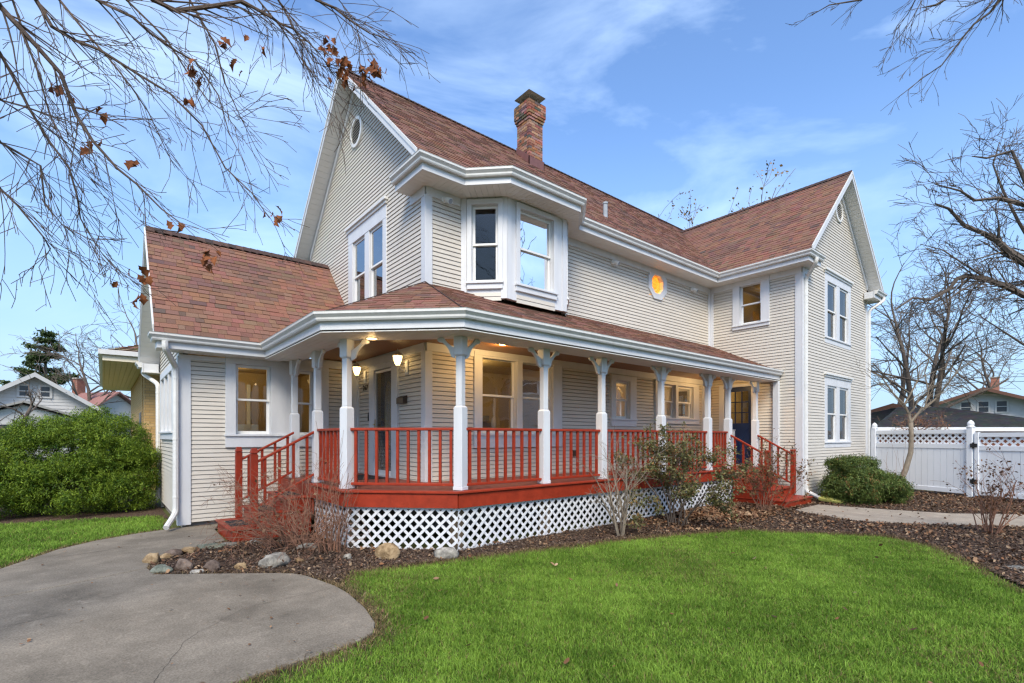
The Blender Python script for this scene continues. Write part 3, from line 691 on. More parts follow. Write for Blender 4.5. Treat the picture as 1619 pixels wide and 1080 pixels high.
for i in range(3):
    for j in range(3):
        one('pane', 'glass', bdoor, lambda m_: FWL.box(m_, gu0+(gu1-gu0)*i/3+.01, gu0+(gu1-gu0)*(i+1)/3-.01, gz0+(gz1-gz0)*j/3+.01, gz0+(gz1-gz0)*(j+1)/3-.01, -.036, -.032))

# ---- gable vents
def vent(fr, u, z, ru, rz):
    E_ = lambda k, s_, n_: fr.p(u+ru*s_*math.cos(2*PI*k/28), z+rz*s_*math.sin(2*PI*k/28), n_)
    mb = MB()
    for k in range(28): mb.hexa([E_(k, .8, 0), E_(k+1, .8, 0), E_(k+1, 1, 0), E_(k, 1, 0), E_(k, .8, .05), E_(k+1, .8, .05), E_(k+1, 1, .045), E_(k, 1, .045)])
    v_ = mb.build('gable_vent', 'white', house)
    one('vent_backing', 'black', v_, lambda m_: m_.face([E_(k, .82, .014) for k in range(28)]))
    n = 9
    for k in range(n):
        zz = z-rz*.74+2*rz*.74*k/(n-1); hw = ru*.8*math.sqrt(max(0, 1-((zz-z)/(rz*.8))**2))
        if hw > .03: one('louvre', 'siding', v_, lambda m_: m_.hexa([fr.p(u-hw, zz-.018, .035), fr.p(u+hw, zz-.018, .035), fr.p(u+hw, zz-.012, .038), fr.p(u-hw, zz-.012, .038), fr.p(u-hw, zz+.016, .014), fr.p(u+hw, zz+.016, .014), fr.p(u+hw, zz+.022, .018), fr.p(u-hw, zz+.022, .018)]))
vent(FG, 10.35, 8.13, .31, .31); vent(FWF, 15.96, 7.92, .28, .28)

# ---- chimney
CHX0, CHX1, CHY0, CHY1 = 8.47, 8.95, 9.62, 10.10
def chimney():
    z0, z1 = 8.45, 10.30
    core = MB(); core.box(CHX0+.012, CHX1-.012, CHY0+.012, CHY1-.012, z0, z1-.002); ch = core.build('chimney', 'mortar', house); ch['label'] = 'weathered red brick chimney with metal cap'
    z = z0; row = 0; r_ = random.Random(3)
    BC = [(.30, .14, .09), (.25, .11, .075), (.36, .21, .15), (.14, .10, .085), (.10, .085, .075), (.33, .20, .15)]
    while z < z1-.02:
        e = 0.
        if z > 9.78: e = .02
        if z > 9.85: e = .045
        if z > 9.93: e = .06
        x0, x1, y0, y1 = CHX0-e, CHX1+e, CHY0-e, CHY1+e
        off = (row % 2)*.105; hh = .058
        for side in ('f', 'l', 'r', 'b'):
            a0, a1 = (x0, x1) if side in 'fb' else (y0, y1)
            u = a0-off
            while u < a1-.02:
                p, q = max(u, a0), min(u+.20, a1)
                if q-p > .03 and z > 8.3+(0 if side != 'f' else 0):
                    cc = r_.choices(BC, [4, 3, 3, 1.5, 1.2, 3])[0] if z < 9.9 else r_.choices(BC, [3, 3, 2, 2.5, 2, 3])[0]
                    cc = tuple(c_*(.8+.4*r_.random()) for c_ in cc); j = r_.random()*.004
                    mb = MB()
                    if side == 'f': mb.box(p, q-.01, y0-j, y0+.09, z, z+hh, cc)
                    if side == 'b': mb.box(p, q-.01, y1-.09, y1+j, z, z+hh, cc)
                    if side == 'l': mb.box(x0-j, x0+.088, max(p, y0+.092), min(q-.01, y1-.092), z, z+hh, cc) if min(q-.01, y1-.092) > max(p, y0+.092) else None
                    if side == 'r': mb.box(x1-.088, x1+j, max(p, y0+.092), min(q-.01, y1-.092), z, z+hh, cc) if min(q-.01, y1-.092) > max(p, y0+.092) else None
                    if mb.f and side in 'fl': mb.build('brick', 'brick', ch)
                    elif mb.f: bk.f.extend([tuple(i+len(bk.v) for i in f) for f in mb.f]); bk.v.extend(mb.v); bk.c.extend(mb.c)
                u += .21
        z += .068; row += 1
    stuff(bk.build('bricks', 'brick', ch))
    one('chimney_crown', 'mortar', ch, lambda m_: m_.hexa([(CHX0-.05, CHY0-.05, 10.30), (CHX1+.05, CHY0-.05, 10.30), (CHX1+.05, CHY1+.05, 10.30), (CHX0-.05, CHY1+.05, 10.30), (CHX0+.08, CHY0+.08, 10.37), (CHX1-.08, CHY0+.08, 10.37), (CHX1-.08, CHY1-.08, 10.37), (CHX0+.08, CHY1-.08, 10.37)]))
    mx, my = (CHX0+CHX1)/2, (CHY0+CHY1)/2
    def cap(m_):
        a_ = [(mx-.29, my-.29, 10.50), (mx+.29, my-.29, 10.50), (mx+.29, my+.29, 10.50), (mx-.29, my+.29, 10.50)]; t_ = (mx, my, 10.66)
        for k in range(4): m_.face([a_[k], a_[(k+1) % 4], t_])
        m_.face([(x, y, z+.012) for x, y, z in a_][::-1])
        for k in range(4): p = a_[k]; m_.tube([((p[0]+mx)/2, (p[1]+my)/2, 10.36), ((p[0]+mx)/2, (p[1]+my)/2, 10.56)], .01, 5)
    one('chimney_cap', 'metal', ch, cap)
    def fl(m_):
        zz = lambda y: ZE+(y-MEY)*mslope
        m_.hexa([(CHX0-.03, CHY0-.03, zz(CHY0)-.1), (CHX1+.03, CHY0-.03, zz(CHY0)-.1), (CHX1+.03, CHY0-.01, zz(CHY0)-.1), (CHX0-.03, CHY0-.01, zz(CHY0)-.1), (CHX0-.03, CHY0-.03, zz(CHY0)+.2), (CHX1+.03, CHY0-.03, zz(CHY0)+.2), (CHX1+.03, CHY0-.01, zz(CHY0)+.2), (CHX0-.03, CHY0-.01, zz(CHY0)+.2)])
        for x in (CHX0-.03, CHX1+.01):
            m_.hexa([(x, CHY0-.03, zz(CHY0)-.1), (x+.02, CHY0-.03, zz(CHY0)-.1), (x+.02, CHY1, zz(CHY1)-.1), (x, CHY1, zz(CHY1)-.1), (x, CHY0-.03, zz(CHY0)+.202), (x+.02, CHY0-.03, zz(CHY0)+.202), (x+.02, CHY1, zz(CHY1)+.16), (x, CHY1, zz(CHY1)+.16)])
    one('flashing', 'flash', ch, fl)
bk = MB(); chimney()
one('vent_pipe', 'galv', house, lambda mb: (mb.tube([(9.25, 7.76, 6.75), (9.25, 7.76, 7.16)], .055, 10), mb.tube([(9.25, 7.76, 7.15), (9.25, 7.76, 7.19)], .066, 10)))

# ---- porch: floor, skirt, lattice
DX, DXE = 2.65, 11.95
pts_deck = [(2.65, YL-.03), (2.65, 6.98), (3.81, 5.82), (DXE, 5.82), (XW-.02, 5.82), (XW-.02, YW-.03), (XG-.03, YW-.03), (XG-.03, YL-.03)]
soffit([[(3.81, 5.84), (XW-.03, 5.84), (XW-.03, YW-.02), (3.81, YW-.02)], [(2.67, 6.99), (3.81, 5.85), (3.81, YL-.03), (2.67, YL-.03)], [(3.81, YW-.02), (XG-.02, YW-.02), (XG-.02, YL-.03), (3.81, YL-.03)]], ZD-.028, PI/2*0, .085, 'porch_floor', 'reddeck', .027, .004)
one('deck_nosing', 'red', house, lambda mb: sweep(mb, [(2.65, 8.42), (2.65, 6.98), (3.81, 5.82), (11.62, 5.82)], [(-.09, 0), (-.09, -.03), (.035, -.032), (.042, -.026), (.042, -.006), (.035, 0)], ZD+.006), bevel=.003)
for a_, b_ in (((2.65, 8.42), (2.65, 6.98)), ((2.65, 6.975), (3.805, 5.82)), ((3.815, 5.82), (7.75, 5.82)), ((7.755, 5.82), (DXE, 5.82))):
    one('fascia_board', 'red', house, lambda mb: sweep(mb, [a_, b_], [(-.03, -.03), (-.03, -.225), (.012, -.225), (.012, -.03)], ZD), bevel=.003)
one('fascia_board', 'red', house, lambda mb: sweep(mb, [(DXE, 5.84), (XW-.03, 5.84)], [(-.03, -.03), (-.03, -.225), (.006, -.225), (.006, -.03)], ZD), bevel=.003)
one('stair_apron', 'red', house, lambda mb: sweep(mb, [(2.66, YL-.06), (2.66, 8.43)], [(-.03, -.03), (-.03, -.5), (.008, -.5), (.008, -.03)], ZD))
def lattice_panel(p, q, z0f, z1, parent, m='trim', pitch=.109, wd=.038, name='lattice_panel', framed=True, strip='lattice_strip', th=.008):
    p, q = Vector(p), Vector(q); d_ = q-p; L = d_.length; fr = Fr(p, d_, (d_.y, -d_.x))
    z0 = z0f
    mb = MB()
    if framed: fr.box(mb, 0, L, z1-.03, z1, -.03, -.01); fr.box(mb, 0, L, z0, z0+.03, -.03, -.01)
    else: fr.box(mb, 0, L, z1-.004, z1, -.02, -.01)
    pan = mb.build(name, m, parent)
    s2 = math.sqrt(2)
    for sg, n_ in ((1, 0.), (-1, th+.001)):
        k = -(z1-z0)/s2-.2 if sg > 0 else -.2
        hi = L/s2+.2 if sg > 0 else (L+z1-z0)/s2+.2
        while k < hi:
            # strip: k <= (u - sg*z)/sqrt2 <= k+wd
            poly = [(0, 0), (L, 0), (L, z1-z0), (0, z1-z0)]
            poly = clip(clip(poly, 1/s2, -sg/s2, k+wd), -1/s2, sg/s2, -k)
            if len(poly) >= 3: one(strip, m, pan, lambda m_: m_.prism([fr.p(u, z0+z, -n_-.002) for u, z in poly], fr.n*-th))
            k += pitch
    return pan
LZ = ZD-.225
lattice_panel((2.69, 8.40), (2.69, 6.99), .0, LZ, house); lattice_panel((2.69, 6.985), (3.83, 5.855), -.02, LZ, house)
lattice_panel((3.84, 5.855), (7.60, 5.855), .0, LZ, house); lattice_panel((7.605, 5.855), (11.70, 5.855), .03, LZ, house)
for x, y in ((3.93, 6.0), (2.85, 7.15), (7.6, 6.0), (5.7, 6.05), (9.6, 6.0), (11.6, 6.0)):
    one('pier', mat('pier_wood', (.27, .20, .13), .9, .3, 8), house, lambda mb: mb.box(x-.07, x+.07, y-.03, y+.11, -.2, LZ))

# ---- columns
def column(x, y, ang, br=(1, 1), half=False):
    """square porch column: base box, slim shaft, cap box, curved brackets"""
    mb = MB(); ca, sa = math.cos(ang), math.sin(ang)
    def bx(h0, h1, z0, z1):
        i = [(-h0, -h0), (h0, -h0), (h0, h0), (-h0, h0)]; j = [(-h1, -h1), (h1, -h1), (h1, h1), (-h1, h1)]
        mb.hexa([(x+a_*ca-b_*sa, y+a_*sa+b_*ca, z0) for a_, b_ in i]+[(x+a_*ca-b_*sa, y+a_*sa+b_*ca, z1) for a_, b_ in j])
    bx(.080, .080, ZD+.008, ZD+.06); bx(.073, .073, ZD+.06, 2.02); bx(.073, .050, 2.02, 2.05); bx(.050, .050, 2.05, 2.75); bx(.050, .070, 2.75, 2.77); bx(.073, .073, 2.77, PS)
    col = mb.build('column', 'trim', house, bevel=.006)
    for (dx, dy) in br:
        m_ = MB(); d_ = Vector((dx, dy, 0)).normalized(); s_ = Vector((-d_.y, d_.x, 0))*.022
        o_ = Vector((x, y, 0))+d_*.074
        prof = [(0, 2.72), (.0, 2.87), (.055, 2.90), (.12, 2.955), (.175, 3.026), (.235, 3.026), (.262, 3.005), (.262, 2.985), (.24, 2.962), (.19, 2.955), (.145, 2.915), (.10, 2.86), (.075, 2.80), (.06, 2.755), (.03, 2.735)]
        m_.prism([o_+d_*a_+Vector((0, 0, z))-s_ for a_, z in prof], s_*2)
        m_.build('bracket', 'trim', col, bevel=.003)
    return col
E1, W1_, N1, S1 = (1, 0), (-1, 0), (0, 1), (0, -1)
CH1 = Vector((1, -1)).normalized()
column(2.77, 9.80, 0, [S1]); column(2.77, 8.50, 0, [N1, S1]); column(2.77, 7.20, PI/8, [N1, tuple(CH1)]); column(3.95, 5.97, PI/8, [tuple(-CH1), E1])
for x in (5.56, 6.99, 8.84, 10.67): column(x, 5.95, 0, [W1_, E1])
column(11.60, 5.95, 0, [W1_, E1]); column(13.02, 5.95, 0, [W1_])
one('wall_post', 'trim', house, lambda mb: FWL.box(mb, 5.52, 5.66, .6, PS, 0, .10), bevel=.005)
one('low_post', 'trim', house, lambda mb: (mb.box(13.18, 13.29, 6.62, 6.73, ZD, 1.78), mb.box(13.165, 13.305, 6.605, 6.745, 1.78, 1.80)), bevel=.005)

# ---- railings
RT, RB = 1.735, ZD+.10
def railing(p, q, n, p_drop=None, zt=(RT, RT), zb=(RB, RB), d0=.06, d1=.06, skip=0):
    p, q = Vector((*p, 0)), Vector((*q, 0)); d_ = (q-p).normalized(); L = (q-p).length; p2, q2 = p+d_*d0, q-d_*d1; s_ = Vector((-d_.y, d_.x, 0))
    mb = MB()
    def bar(z0, z1, hh, hw, m_):
        m_.hexa([p2-s_*hw+Vector((0, 0, z0-hh)), q2-s_*hw+Vector((0, 0, z1-hh)), q2+s_*hw+Vector((0, 0, z1-hh)), p2+s_*hw+Vector((0, 0, z0-hh)), p2-s_*hw+Vector((0, 0, z0)), q2-s_*hw+Vector((0, 0, z1)), q2+s_*hw+Vector((0, 0, z1)), p2+s_*hw+Vector((0, 0, z0))])
    bar(zt[0], zt[1], .042, .034, mb)
    rl = mb.build('railing', 'red', house, bevel=.010)
    one('bottom_rail', 'red', rl, lambda m_: bar(zb[0], zb[1], .038, .026, m_), bevel=.006)
    for k in range(n):
        f = (k+.5)/n; c_ = p2+(q2-p2)*f; hw = .019
        za, zc = zb[0]+(zb[1]-zb[0])*f-.02, zt[0]+(zt[1]-zt[0])*f-.03
        a_ = d_*hw; b_ = s_*hw
        one('baluster', 'red', rl, lambda m_: m_.hexa([c_-a_-b_+Vector((0, 0, za)), c_+a_-b_+Vector((0, 0, za)), c_+a_+b_+Vector((0, 0, za)), c_-a_+b_+Vector((0, 0, za)), c_-a_-b_+Vector((0, 0, zc)), c_+a_-b_+Vector((0, 0, zc)), c_+a_+b_+Vector((0, 0, zc)), c_-a_+b_+Vector((0, 0, zc))]))
    return rl
railing((2.77, 8.50), (2.77, 7.20), 7); railing((2.77, 7.20), (3.95, 5.97), 10)
xs = [3.95, 5.56, 6.99, 8.84, 10.67, 11.60]
for a_, b_, n in zip(xs[:-1], xs[1:], (9, 8, 11, 11, 6)): railing((a_, 5.95), (b_, 5.95), n)
# stairs on the street side: rise eastward
def step_mesh(x0, x1, y0, y1, zt, z0, side):
    mb = MB(); mb.box(x0+(.025 if side == 'x' else 0), x1, y0+(.025 if side == 'y' else 0), y1, z0, zt-.028); tr = mb.build('stair_riser', 'red', house)
    one('tread', 'red', tr, lambda m_: m_.box(x0-(.012 if side == 'x' else .015), x1 if side == 'x' else x1+.015, y0-(.012 if side == 'y' else .015), y1 if side == 'y' else y1+.015, zt-.028, zt), bevel=.006)
    return tr
SY0, SY1 = 8.42, 9.66
for k, (x0, zt) in enumerate(((1.47, .21), (1.86, .42), (2.25, .63))):
    step_mesh(x0, 2.64-k*.001, SY0+k*.0012, SY1-k*.0012, zt, -.05+k*.001, 'x')
    if k < 3:
        o_ = one('tread_mat', 'rubber', house, lambda m_: m_.box(x0+.06, x0+.32, SY0+.32, SY1-.32, zt+.001, zt+.008))
for y in (SY0+.06, SY1-.06):
    px_ = 1.80
    one('newel_post', 'red', house, lambda m_: (m_.box(px_-.05, px_+.05, y-.05, y+.05, .22, 1.33), m_.box(px_-.043, px_+.043, y-.043, y+.043, 1.33, 1.35), m_.hexa([(px_-.053, y-.053, 1.35), (px_+.053, y-.053, 1.35), (px_+.053, y+.053, 1.35), (px_-.053, y+.053, 1.35), (px_-.035, y-.035, 1.43), (px_+.035, y-.035, 1.43), (px_+.035, y+.035, 1.43), (px_-.035, y+.035, 1.43)])), bevel=.004)
    railing((px_, y), (2.77, y+.0), 4, zt=(1.24, 1.70), zb=(.54, 1.0), d0=.05, d1=.07)
# stairs on the garden side: fall southward
TX0, TX1 = 11.55, 13.05
for k, (y0, zt) in enumerate(((4.62, .19), (5.00, .40), (5.38, .61))):
    step_mesh(TX0+k*.0012, TX1-k*.0012, y0, 5.80-k*.001, zt, -.05+k*.001, 'y')
for x in (TX0+.05, TX1-.05):
    y_ = 5.03
    one('newel_post', 'red', house, lambda m_: (m_.box(x-.05, x+.05, y_-.05, y_+.05, .22, 1.22), m_.box(x-.042, x+.042, y_-.042, y_+.042, 1.22, 1.245), m_.box(x-.052, x+.052, y_-.052, y_+.052, 1.245, 1.30)), bevel=.006)
    railing((x, y_), (x, 5.95), 4, zt=(1.22, 1.66), zb=(.50, .92), d0=.05, d1=.07)

# ---- rooms behind the glass and their lamps
def room(x0, x1, y0, y1, z0, z1, m, open_side):
    mb = MB(); P_ = {'x0': [(x0, y0, z0), (x0, y1, z0), (x0, y1, z1), (x0, y0, z1)], 'x1': [(x1, y0, z0), (x1, y1, z0), (x1, y1, z1), (x1, y0, z1)],
        'y0': [(x0, y0, z0), (x1, y0, z0), (x1, y0, z1), (x0, y0, z1)], 'y1': [(x0, y1, z0), (x1, y1, z0), (x1, y1, z1), (x0, y1, z1)], 't': [(x0, y0, z1), (x1, y0, z1), (x1, y1, z1), (x0, y1, z1)]}
    for k, v in P_.items():
        if k not in open_side: mb.face(v)
    rm = mb.build('room', m, house)
    one('room_floor', 'roomfloor', rm, lambda m_: m_.face([(x0, y0, z0), (x1, y0, z0), (x1, y1, z0), (x0, y1, z0)]))
    return rm
def lamp(p, e, col=(1, .72, .38), r=.12):
    l_ = bpy.data.lights.new('room_lamp', 'POINT'); l_.energy = e; l_.color = col; l_.shadow_soft_size = r
    o = bpy.data.objects.new('room_lamp', l_); COL.objects.link(o); o.location = p; return o
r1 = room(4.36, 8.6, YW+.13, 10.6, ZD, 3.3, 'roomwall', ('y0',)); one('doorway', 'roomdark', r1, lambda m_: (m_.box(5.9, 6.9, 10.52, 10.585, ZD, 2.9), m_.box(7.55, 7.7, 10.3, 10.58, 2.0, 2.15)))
one('door_trim', 'white', r1, lambda m_: (m_.box(5.8, 5.9, 10.50, 10.59, ZD, 3.0), m_.box(6.9, 7.0, 10.50, 10.59, ZD, 3.0), m_.box(5.8, 7.0, 10.50, 10.59, 2.9, 3.0)))
room(8.65, 10.3, YW+.13, 9.6, ZD, 3.3, 'roomwall', ('y0',)); room(10.4, XW-.15, YW+.13, 9.8, ZD, 3.3, 'roomwall', ('y0',))
r2 = room(XL+.14, XG-.15, YL+.13, 13.78, .5, 3.2, 'roomwall', ('y0', 'x0')); one('cabinet', 'white', r2, lambda m_: (m_.box(2.0, 2.9, 13.2, 13.7, .5, 1.9), m_.box(2.2, 2.28, 13.70, 13.76, 1.9, 2.9), m_.box(2.75, 2.83, 13.70, 13.76, 1.9, 2.9)))
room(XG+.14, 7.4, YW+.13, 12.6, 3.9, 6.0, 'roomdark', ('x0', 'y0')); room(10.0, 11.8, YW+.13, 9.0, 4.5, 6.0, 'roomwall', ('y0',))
room(XW+.13, XR-.2, YF+.13, 7.2, 3.9, 6.0, 'roomwall', ('x0', 'y0')); room(XW+.13, XR-.2, YF+.13, 7.8, ZD, 3.3, 'roomwall', ('x0', 'y0'))
lamp((6.2, 9.2, 3.1), 42); lamp((9.5, 8.8, 3.1), 34); lamp((11.9, 8.8, 3.1), 26); lamp((2.3, 12.6, 3.05), 15); lamp((10.9, 8.2, 5.7), 90, (1, .50, .12)); lamp((15.2, 6.4, 5.8), 5); lamp((15.2, 7.0, 2.9), 14)

# ------------------------------------------------------------------ things fixed to the house
def lantern(y, label):
    b = Vector((XG, y, 2.84)); t = thing('wall_lantern', label, 'lantern', b, 'lanterns flanking the front door')
    one('back_plate', 'white', t, lambda m_: (FG.box(m_, y-.055, y+.055, 2.72, 2.97, .014, .032), FG.box(m_, y-.04, y+.04, 2.74, 2.95, .032, .042)), bevel=.004)
    lx = XG-.20
    one('arm', 'white', t, lambda m_: m_.tube([(XG-.04, y, 2.80), (XG-.10, y, 2.78), (XG-.17, y, 2.84), (lx, y, 2.90)], .011, 6))
    one('finial_cap', 'white', t, lambda m_: m_.lathe((lx, y, 3.03), [(.095, 0), (.088, .02), (.05, .06), (.018, .08), (.012, .115), (.004, .13)], 10))
    one('glass_shade', 'lampglass', t, lambda m_: m_.lathe((lx, y, 2.86), [(.030, 0), (.055, .05), (.075, .12), (.078, .165)], 8))
    one('cage', 'white', t, lambda m_: ([m_.tube([(lx+r_*math.cos(a_), y+r_*math.sin(a_), z) for r_, z in ((.028, 2.85), (.060, 2.91), (.082, 2.98), (.086, 3.03))], .005, 4) for a_ in [PI/4*k for k in range(8)]], m_.lathe((lx, y, 2.835), [(.012, 0), (.03, .01), (.032, .024)], 8)))
    l_ = lamp((lx-.0, y, 2.955), 18, (1, .60, .20), .03); l_.name = 'lantern_bulb'; par(l_, t)
    l_.data.use_shadow = True
    return t
lantern(9.90, 'lit coach lantern left of the front door above the house number'); lantern(8.07, 'lit coach lantern right of the front door near the corner board')
def text(s, size):
    cu = bpy.data.curves.new('t', 'FONT'); cu.body = s; cu.size = size; cu.extrude = .004; cu.align_x = 'CENTER'; cu.offset = .002
    to = bpy.data.objects.new('t', cu); COL.objects.link(to); dg = bpy.context.evaluated_depsgraph_get(); me = bpy.data.meshes.new_from_object(to.evaluated_get(dg)); bpy.data.objects.remove(to); return me
num = thing('house_number', 'black metal house number 267 under the left lantern', 'house number', (XG-.02, 9.90, 2.57))
for i, ch_ in enumerate('267'):
    me = text(ch_, .15); me.materials.append(M['black']); o = bpy.data.objects.new('digit', me); COL.objects.link(o); o.parent = num
    o.location = (0, (.085, 0, -.085)[i], 0); o.rotation_euler = (PI/2, 0, -PI/2)
mbx = tag(one('mailbox', 'bronze', None, lambda m_: (FG.box(m_, 8.07, 8.33, 2.20, 2.30, .012, .10), m_.prism([FG.p(8.065, 2.30, .012), FG.p(8.065, 2.30, .105), FG.p(8.065, 2.33, .06), FG.p(8.065, 2.35, .012)], (0, .27, 0))), bevel=.005), 'small dark green metal mailbox right of the front door', 'mailbox')
dbl = tag(one('doorbell', 'black', None, lambda m_: (FG.box(m_, 9.70, 9.745, 1.93, 2.06, .012, .035), FG.box(m_, 9.703, 9.742, 2.062, 2.10, .012, .03))), 'slim black video doorbell left of the front door frame', 'doorbell')
tag(one('doormat', 'rubber', None, lambda m_: m_.box(3.45, 4.05, 8.55, 9.55, ZD+.001, ZD+.014)), 'black doormat in front of the storm door', 'doormat')
tag(one('wall_outlet', 'bronze', None, lambda m_: FL.box(m_, 7.78, 7.86, 1.18, 1.31, .01, .05)), 'dark weatherproof outlet box low on the porch wall', 'outlet')
def flood(x, z, label, dirn):
    t = thing('floodlight', label, 'floodlight', (x, YW, z), 'small floodlights under the eaves')
    one('mount', 'white', t, lambda m_: m_.tube([(x, YW-.01, z), (x, YW-.05, z)], .05, 10))
    one('lamp_head', 'white', t, lambda m_: m_.tube([(x, YW-.05, z), (x+.03, YW-.09, z-.01), (x+.05, YW-.17, z-.06)], [.03, .042, .055], 10))
    one('lens', 'galv', t, lambda m_: m_.tube([(x+.0505, YW-.1705, z-.0605), (x+.053, YW-.176, z-.064)], .046, 10))
flood(9.08, 5.63, 'white floodlight on the long wall nearer the bay window', 0); flood(12.43, 5.63, 'white floodlight on the long wall nearer the wing', 0); flood(4.55, 5.70, 'small floodlight on the frieze beside the bay window', 0)
def downlight(x, y, z, label, e=16):
    t = thing('downlight', label, 'downlight', (x, y, z), 'recessed porch ceiling lights')
    one('trim_ring', 'white', t, lambda m_: m_.tube([(x, y, z+.0), (x, y, z-.008)], .085, 18)); one('lens', 'lens', t, lambda m_: m_.tube([(x, y, z-.009), (x, y, z-.012)], .068, 18))
    l_ = lamp((x, y, z-.06), e, (1, .62, .25), .05); par(l_, t); l_.name = 'downlight_bulb'
p = at(797, 544, Z=3.198); downlight(p.x, p.y, 3.198, 'lit recessed light in the wood porch ceiling before the big double window')
downlight(3.0, 6.85, PS-.001, 'lit recessed light in the white soffit near the chamfered corner', .8)
downlight(12.3, 6.6, 3.198, 'lit recessed light in the wood porch ceiling near the back door')
tag(one('splash_block', mat('yellow_plastic', (.62, .60, .16), .5), None, lambda m_: (m_.hexa([(13.35, 4.15, .02), (13.65, 4.15, .02), (13.62, 4.62, .06), (13.40, 4.62, .06), (13.33, 4.15, .09), (13.67, 4.15, .09), (13.64, 4.62, .15), (13.38, 4.62, .15)]),), bevel=.02), 'yellow plastic splash block beside the garden steps', 'splash block')

# ================================================================== ground
def sheet(name, poly, z, m, th=0.):
    mb = MB()
    if th: mb.prism([(x, y, z-th) for x, y in poly], (0, 0, th))
    else: mb.face([(x, y, z) for x, y in poly])
    return mb.build(name, m)
struct(sheet('ground', [(-400, -400), (400, -400), (400, 400), (-400, 400)], -.012, 'ground'))
WALK = [(-7, 5.9), (-2.6, 7.35), (-.95, 8.47), (-.5, 9.41), (-.1, 9.84), (.42, 10.15), (.98, 10.33), (1.62, 10.33), (1.47, 9.75), (1.44, 8.62), (1.32, 8.52), (.93, 8.28), (.45, 7.70), (.41, 7.42), (-.3, 7.12), (-1.6, 6.75), (-7, 4.9)]
APRON = [(.41, 7.405), (.46, 7.02), (.60, 6.92), (1.55, 6.20), (1.70, 6.05), (1.79, 5.85), (1.90, 5.30), (1.915, 4.95), (1.87, 4.42), (1.79, 4.02), (1.70, 3.84), (1.55, 3.74), (1.28, 3.69), (.93, 3.65), (.69, 3.62), (-.6, 3.45), (-7, 3.3), (-7, 4.885), (-1.6, 6.735), (-.3, 7.105)]
def slab(name, poly, z, th, m):
    o = sheet(name, poly, z, m, th); b = o.modifiers.new('bevel', 'BEVEL'); b.width = .012; b.segments = 2; b.limit_method = 'ANGLE'; return struct(o)
def crack(pts, w_, parent):
    mb = MB(); R = random.Random(int(pts[0][0]*100)); q = []
    for (x0, y0), (x1, y1) in zip(pts[:-1], pts[1:]):
        n = max(2, int(math.hypot(x1-x0, y1-y0)/.05))
        for k in range(n): f = k/n; q.append((x0+(x1-x0)*f+R.gauss(0, .006), y0+(y1-y0)*f+R.gauss(0, .006), R.uniform(.4, 1.)*w_))
    for a_, b_ in zip(q[:-1], q[1:]):
        d_ = Vector((b_[0]-a_[0], b_[1]-a_[1])).normalized(); n_ = Vector((-d_.y, d_.x)); mb.face([(a_[0]-n_.x*a_[2], a_[1]-n_.y*a_[2], .0305), (b_[0]-n_.x*b_[2], b_[1]-n_.y*b_[2], .0305), (b_[0]+n_.x*b_[2], b_[1]+n_.y*b_[2], .0305), (a_[0]+n_.x*a_[2], a_[1]+n_.y*a_[2], .0305)])
    o = mb.build('crack', mat('crack_dirt', (.05, .042, .034), .95)); o.location.z = .0015 if parent.name.startswith('walk') else -.0028; par(o, parent); return o
wk = slab('walkway', WALK, .030, .12, 'concrete'); dw = slab('driveway', APRON, .026, .12, 'concrete')
crack([(-.5, 8.75), (.05, 8.9), (.55, 9.25), (1.1, 9.3)], .004, wk); crack([(-2.4, 5.9), (-1.2, 5.75), (-.2, 5.95)], .003, dw); crack([(.2, 3.8), (.5, 4.6), (1.0, 5.1), (1.9, 5.2)], .002, dw)
PATH = [(11.5, 4.45), (12.9, 4.45), (13.1, 3.4), (13.5, 2.2), (14.6, 1.15), (15.8, .2), (14.2, -.3), (12.6, 1.0), (12.0, 1.7), (11.3, 2.5), (10.95, 3.2)]
slab('garden_path', PATH, .026, .12, 'path')
BED1 = [(.45, 7.70), (.93, 8.28), (1.32, 8.52), (1.44, 8.60), (2.7, 8.5), (2.75, 7.0), (3.85, 5.9), (9, 5.9), (13.4, 5.9), (13.4, 5.0), (18.6, 5.0), (18.6, 1.2), (15.8, -.2), (10, -1.5), (6.6, -.2), (7.5, .62), (8.2, .99), (9.3, 1.65), (9.8, 2.38), (9.0, 3.4), (8.35, 4.2), (6.55, 4.82), (5.35, 5.08), (3.95, 5.40), (2.95, 5.60), (2.25, 5.72), (1.97, 5.35), (1.79, 5.85), (1.70, 6.05), (1.55, 6.20), (.60, 6.92), (.46, 7.02), (.41, 7.42)]
def inpoly(P, poly):
    x, y = P[:, 0], P[:, 1]; c_ = np.zeros(len(P), bool); n = len(poly)
    for i in range(n):
        x0, y0 = poly[i]; x1, y1 = poly[(i+1) % n]
        if y0 == y1: continue
        c_ ^= ((y0 > y) != (y1 > y)) & (x < (x1-x0)*(y-y0)/(y1-y0)+x0)
    return c_
# mulch bed: a lumpy grid cut to the bed outline
def lumpy(name, poly, z, m, step, amp, clipn=1):
    xs_ = np.arange(min(p[0] for p in poly), max(p[0] for p in poly)+step, step); ys_ = np.arange(min(p[1] for p in poly), max(p[1] for p in poly)+step, step)
    gx, gy = np.meshgrid(xs_, ys_); inside = inpoly(np.stack([gx.ravel()+step/2, gy.ravel()+step/2], 1), poly).reshape(gx.shape)[:-1, :-1]
    idx = np.arange(gx.size).reshape(gx.shape)
    q = np.stack([idx[:-1, :-1][inside], idx[:-1, 1:][inside], idx[1:, 1:][inside], idx[1:, :-1][inside]], 1)
    gz = z+amp*(np.sin(gx*3.1+gy*1.7)+np.sin(gx*7.3-gy*5.1)*.6)+nrg.random(gx.shape)*amp*.8
    return npmesh(name, np.stack([gx.ravel(), gy.ravel(), gz.ravel()], 1), q.ravel(), np.full(len(q), 4), m)
struct(lumpy('mulch_bed', BED1, .012, 'soil', .055, .006))
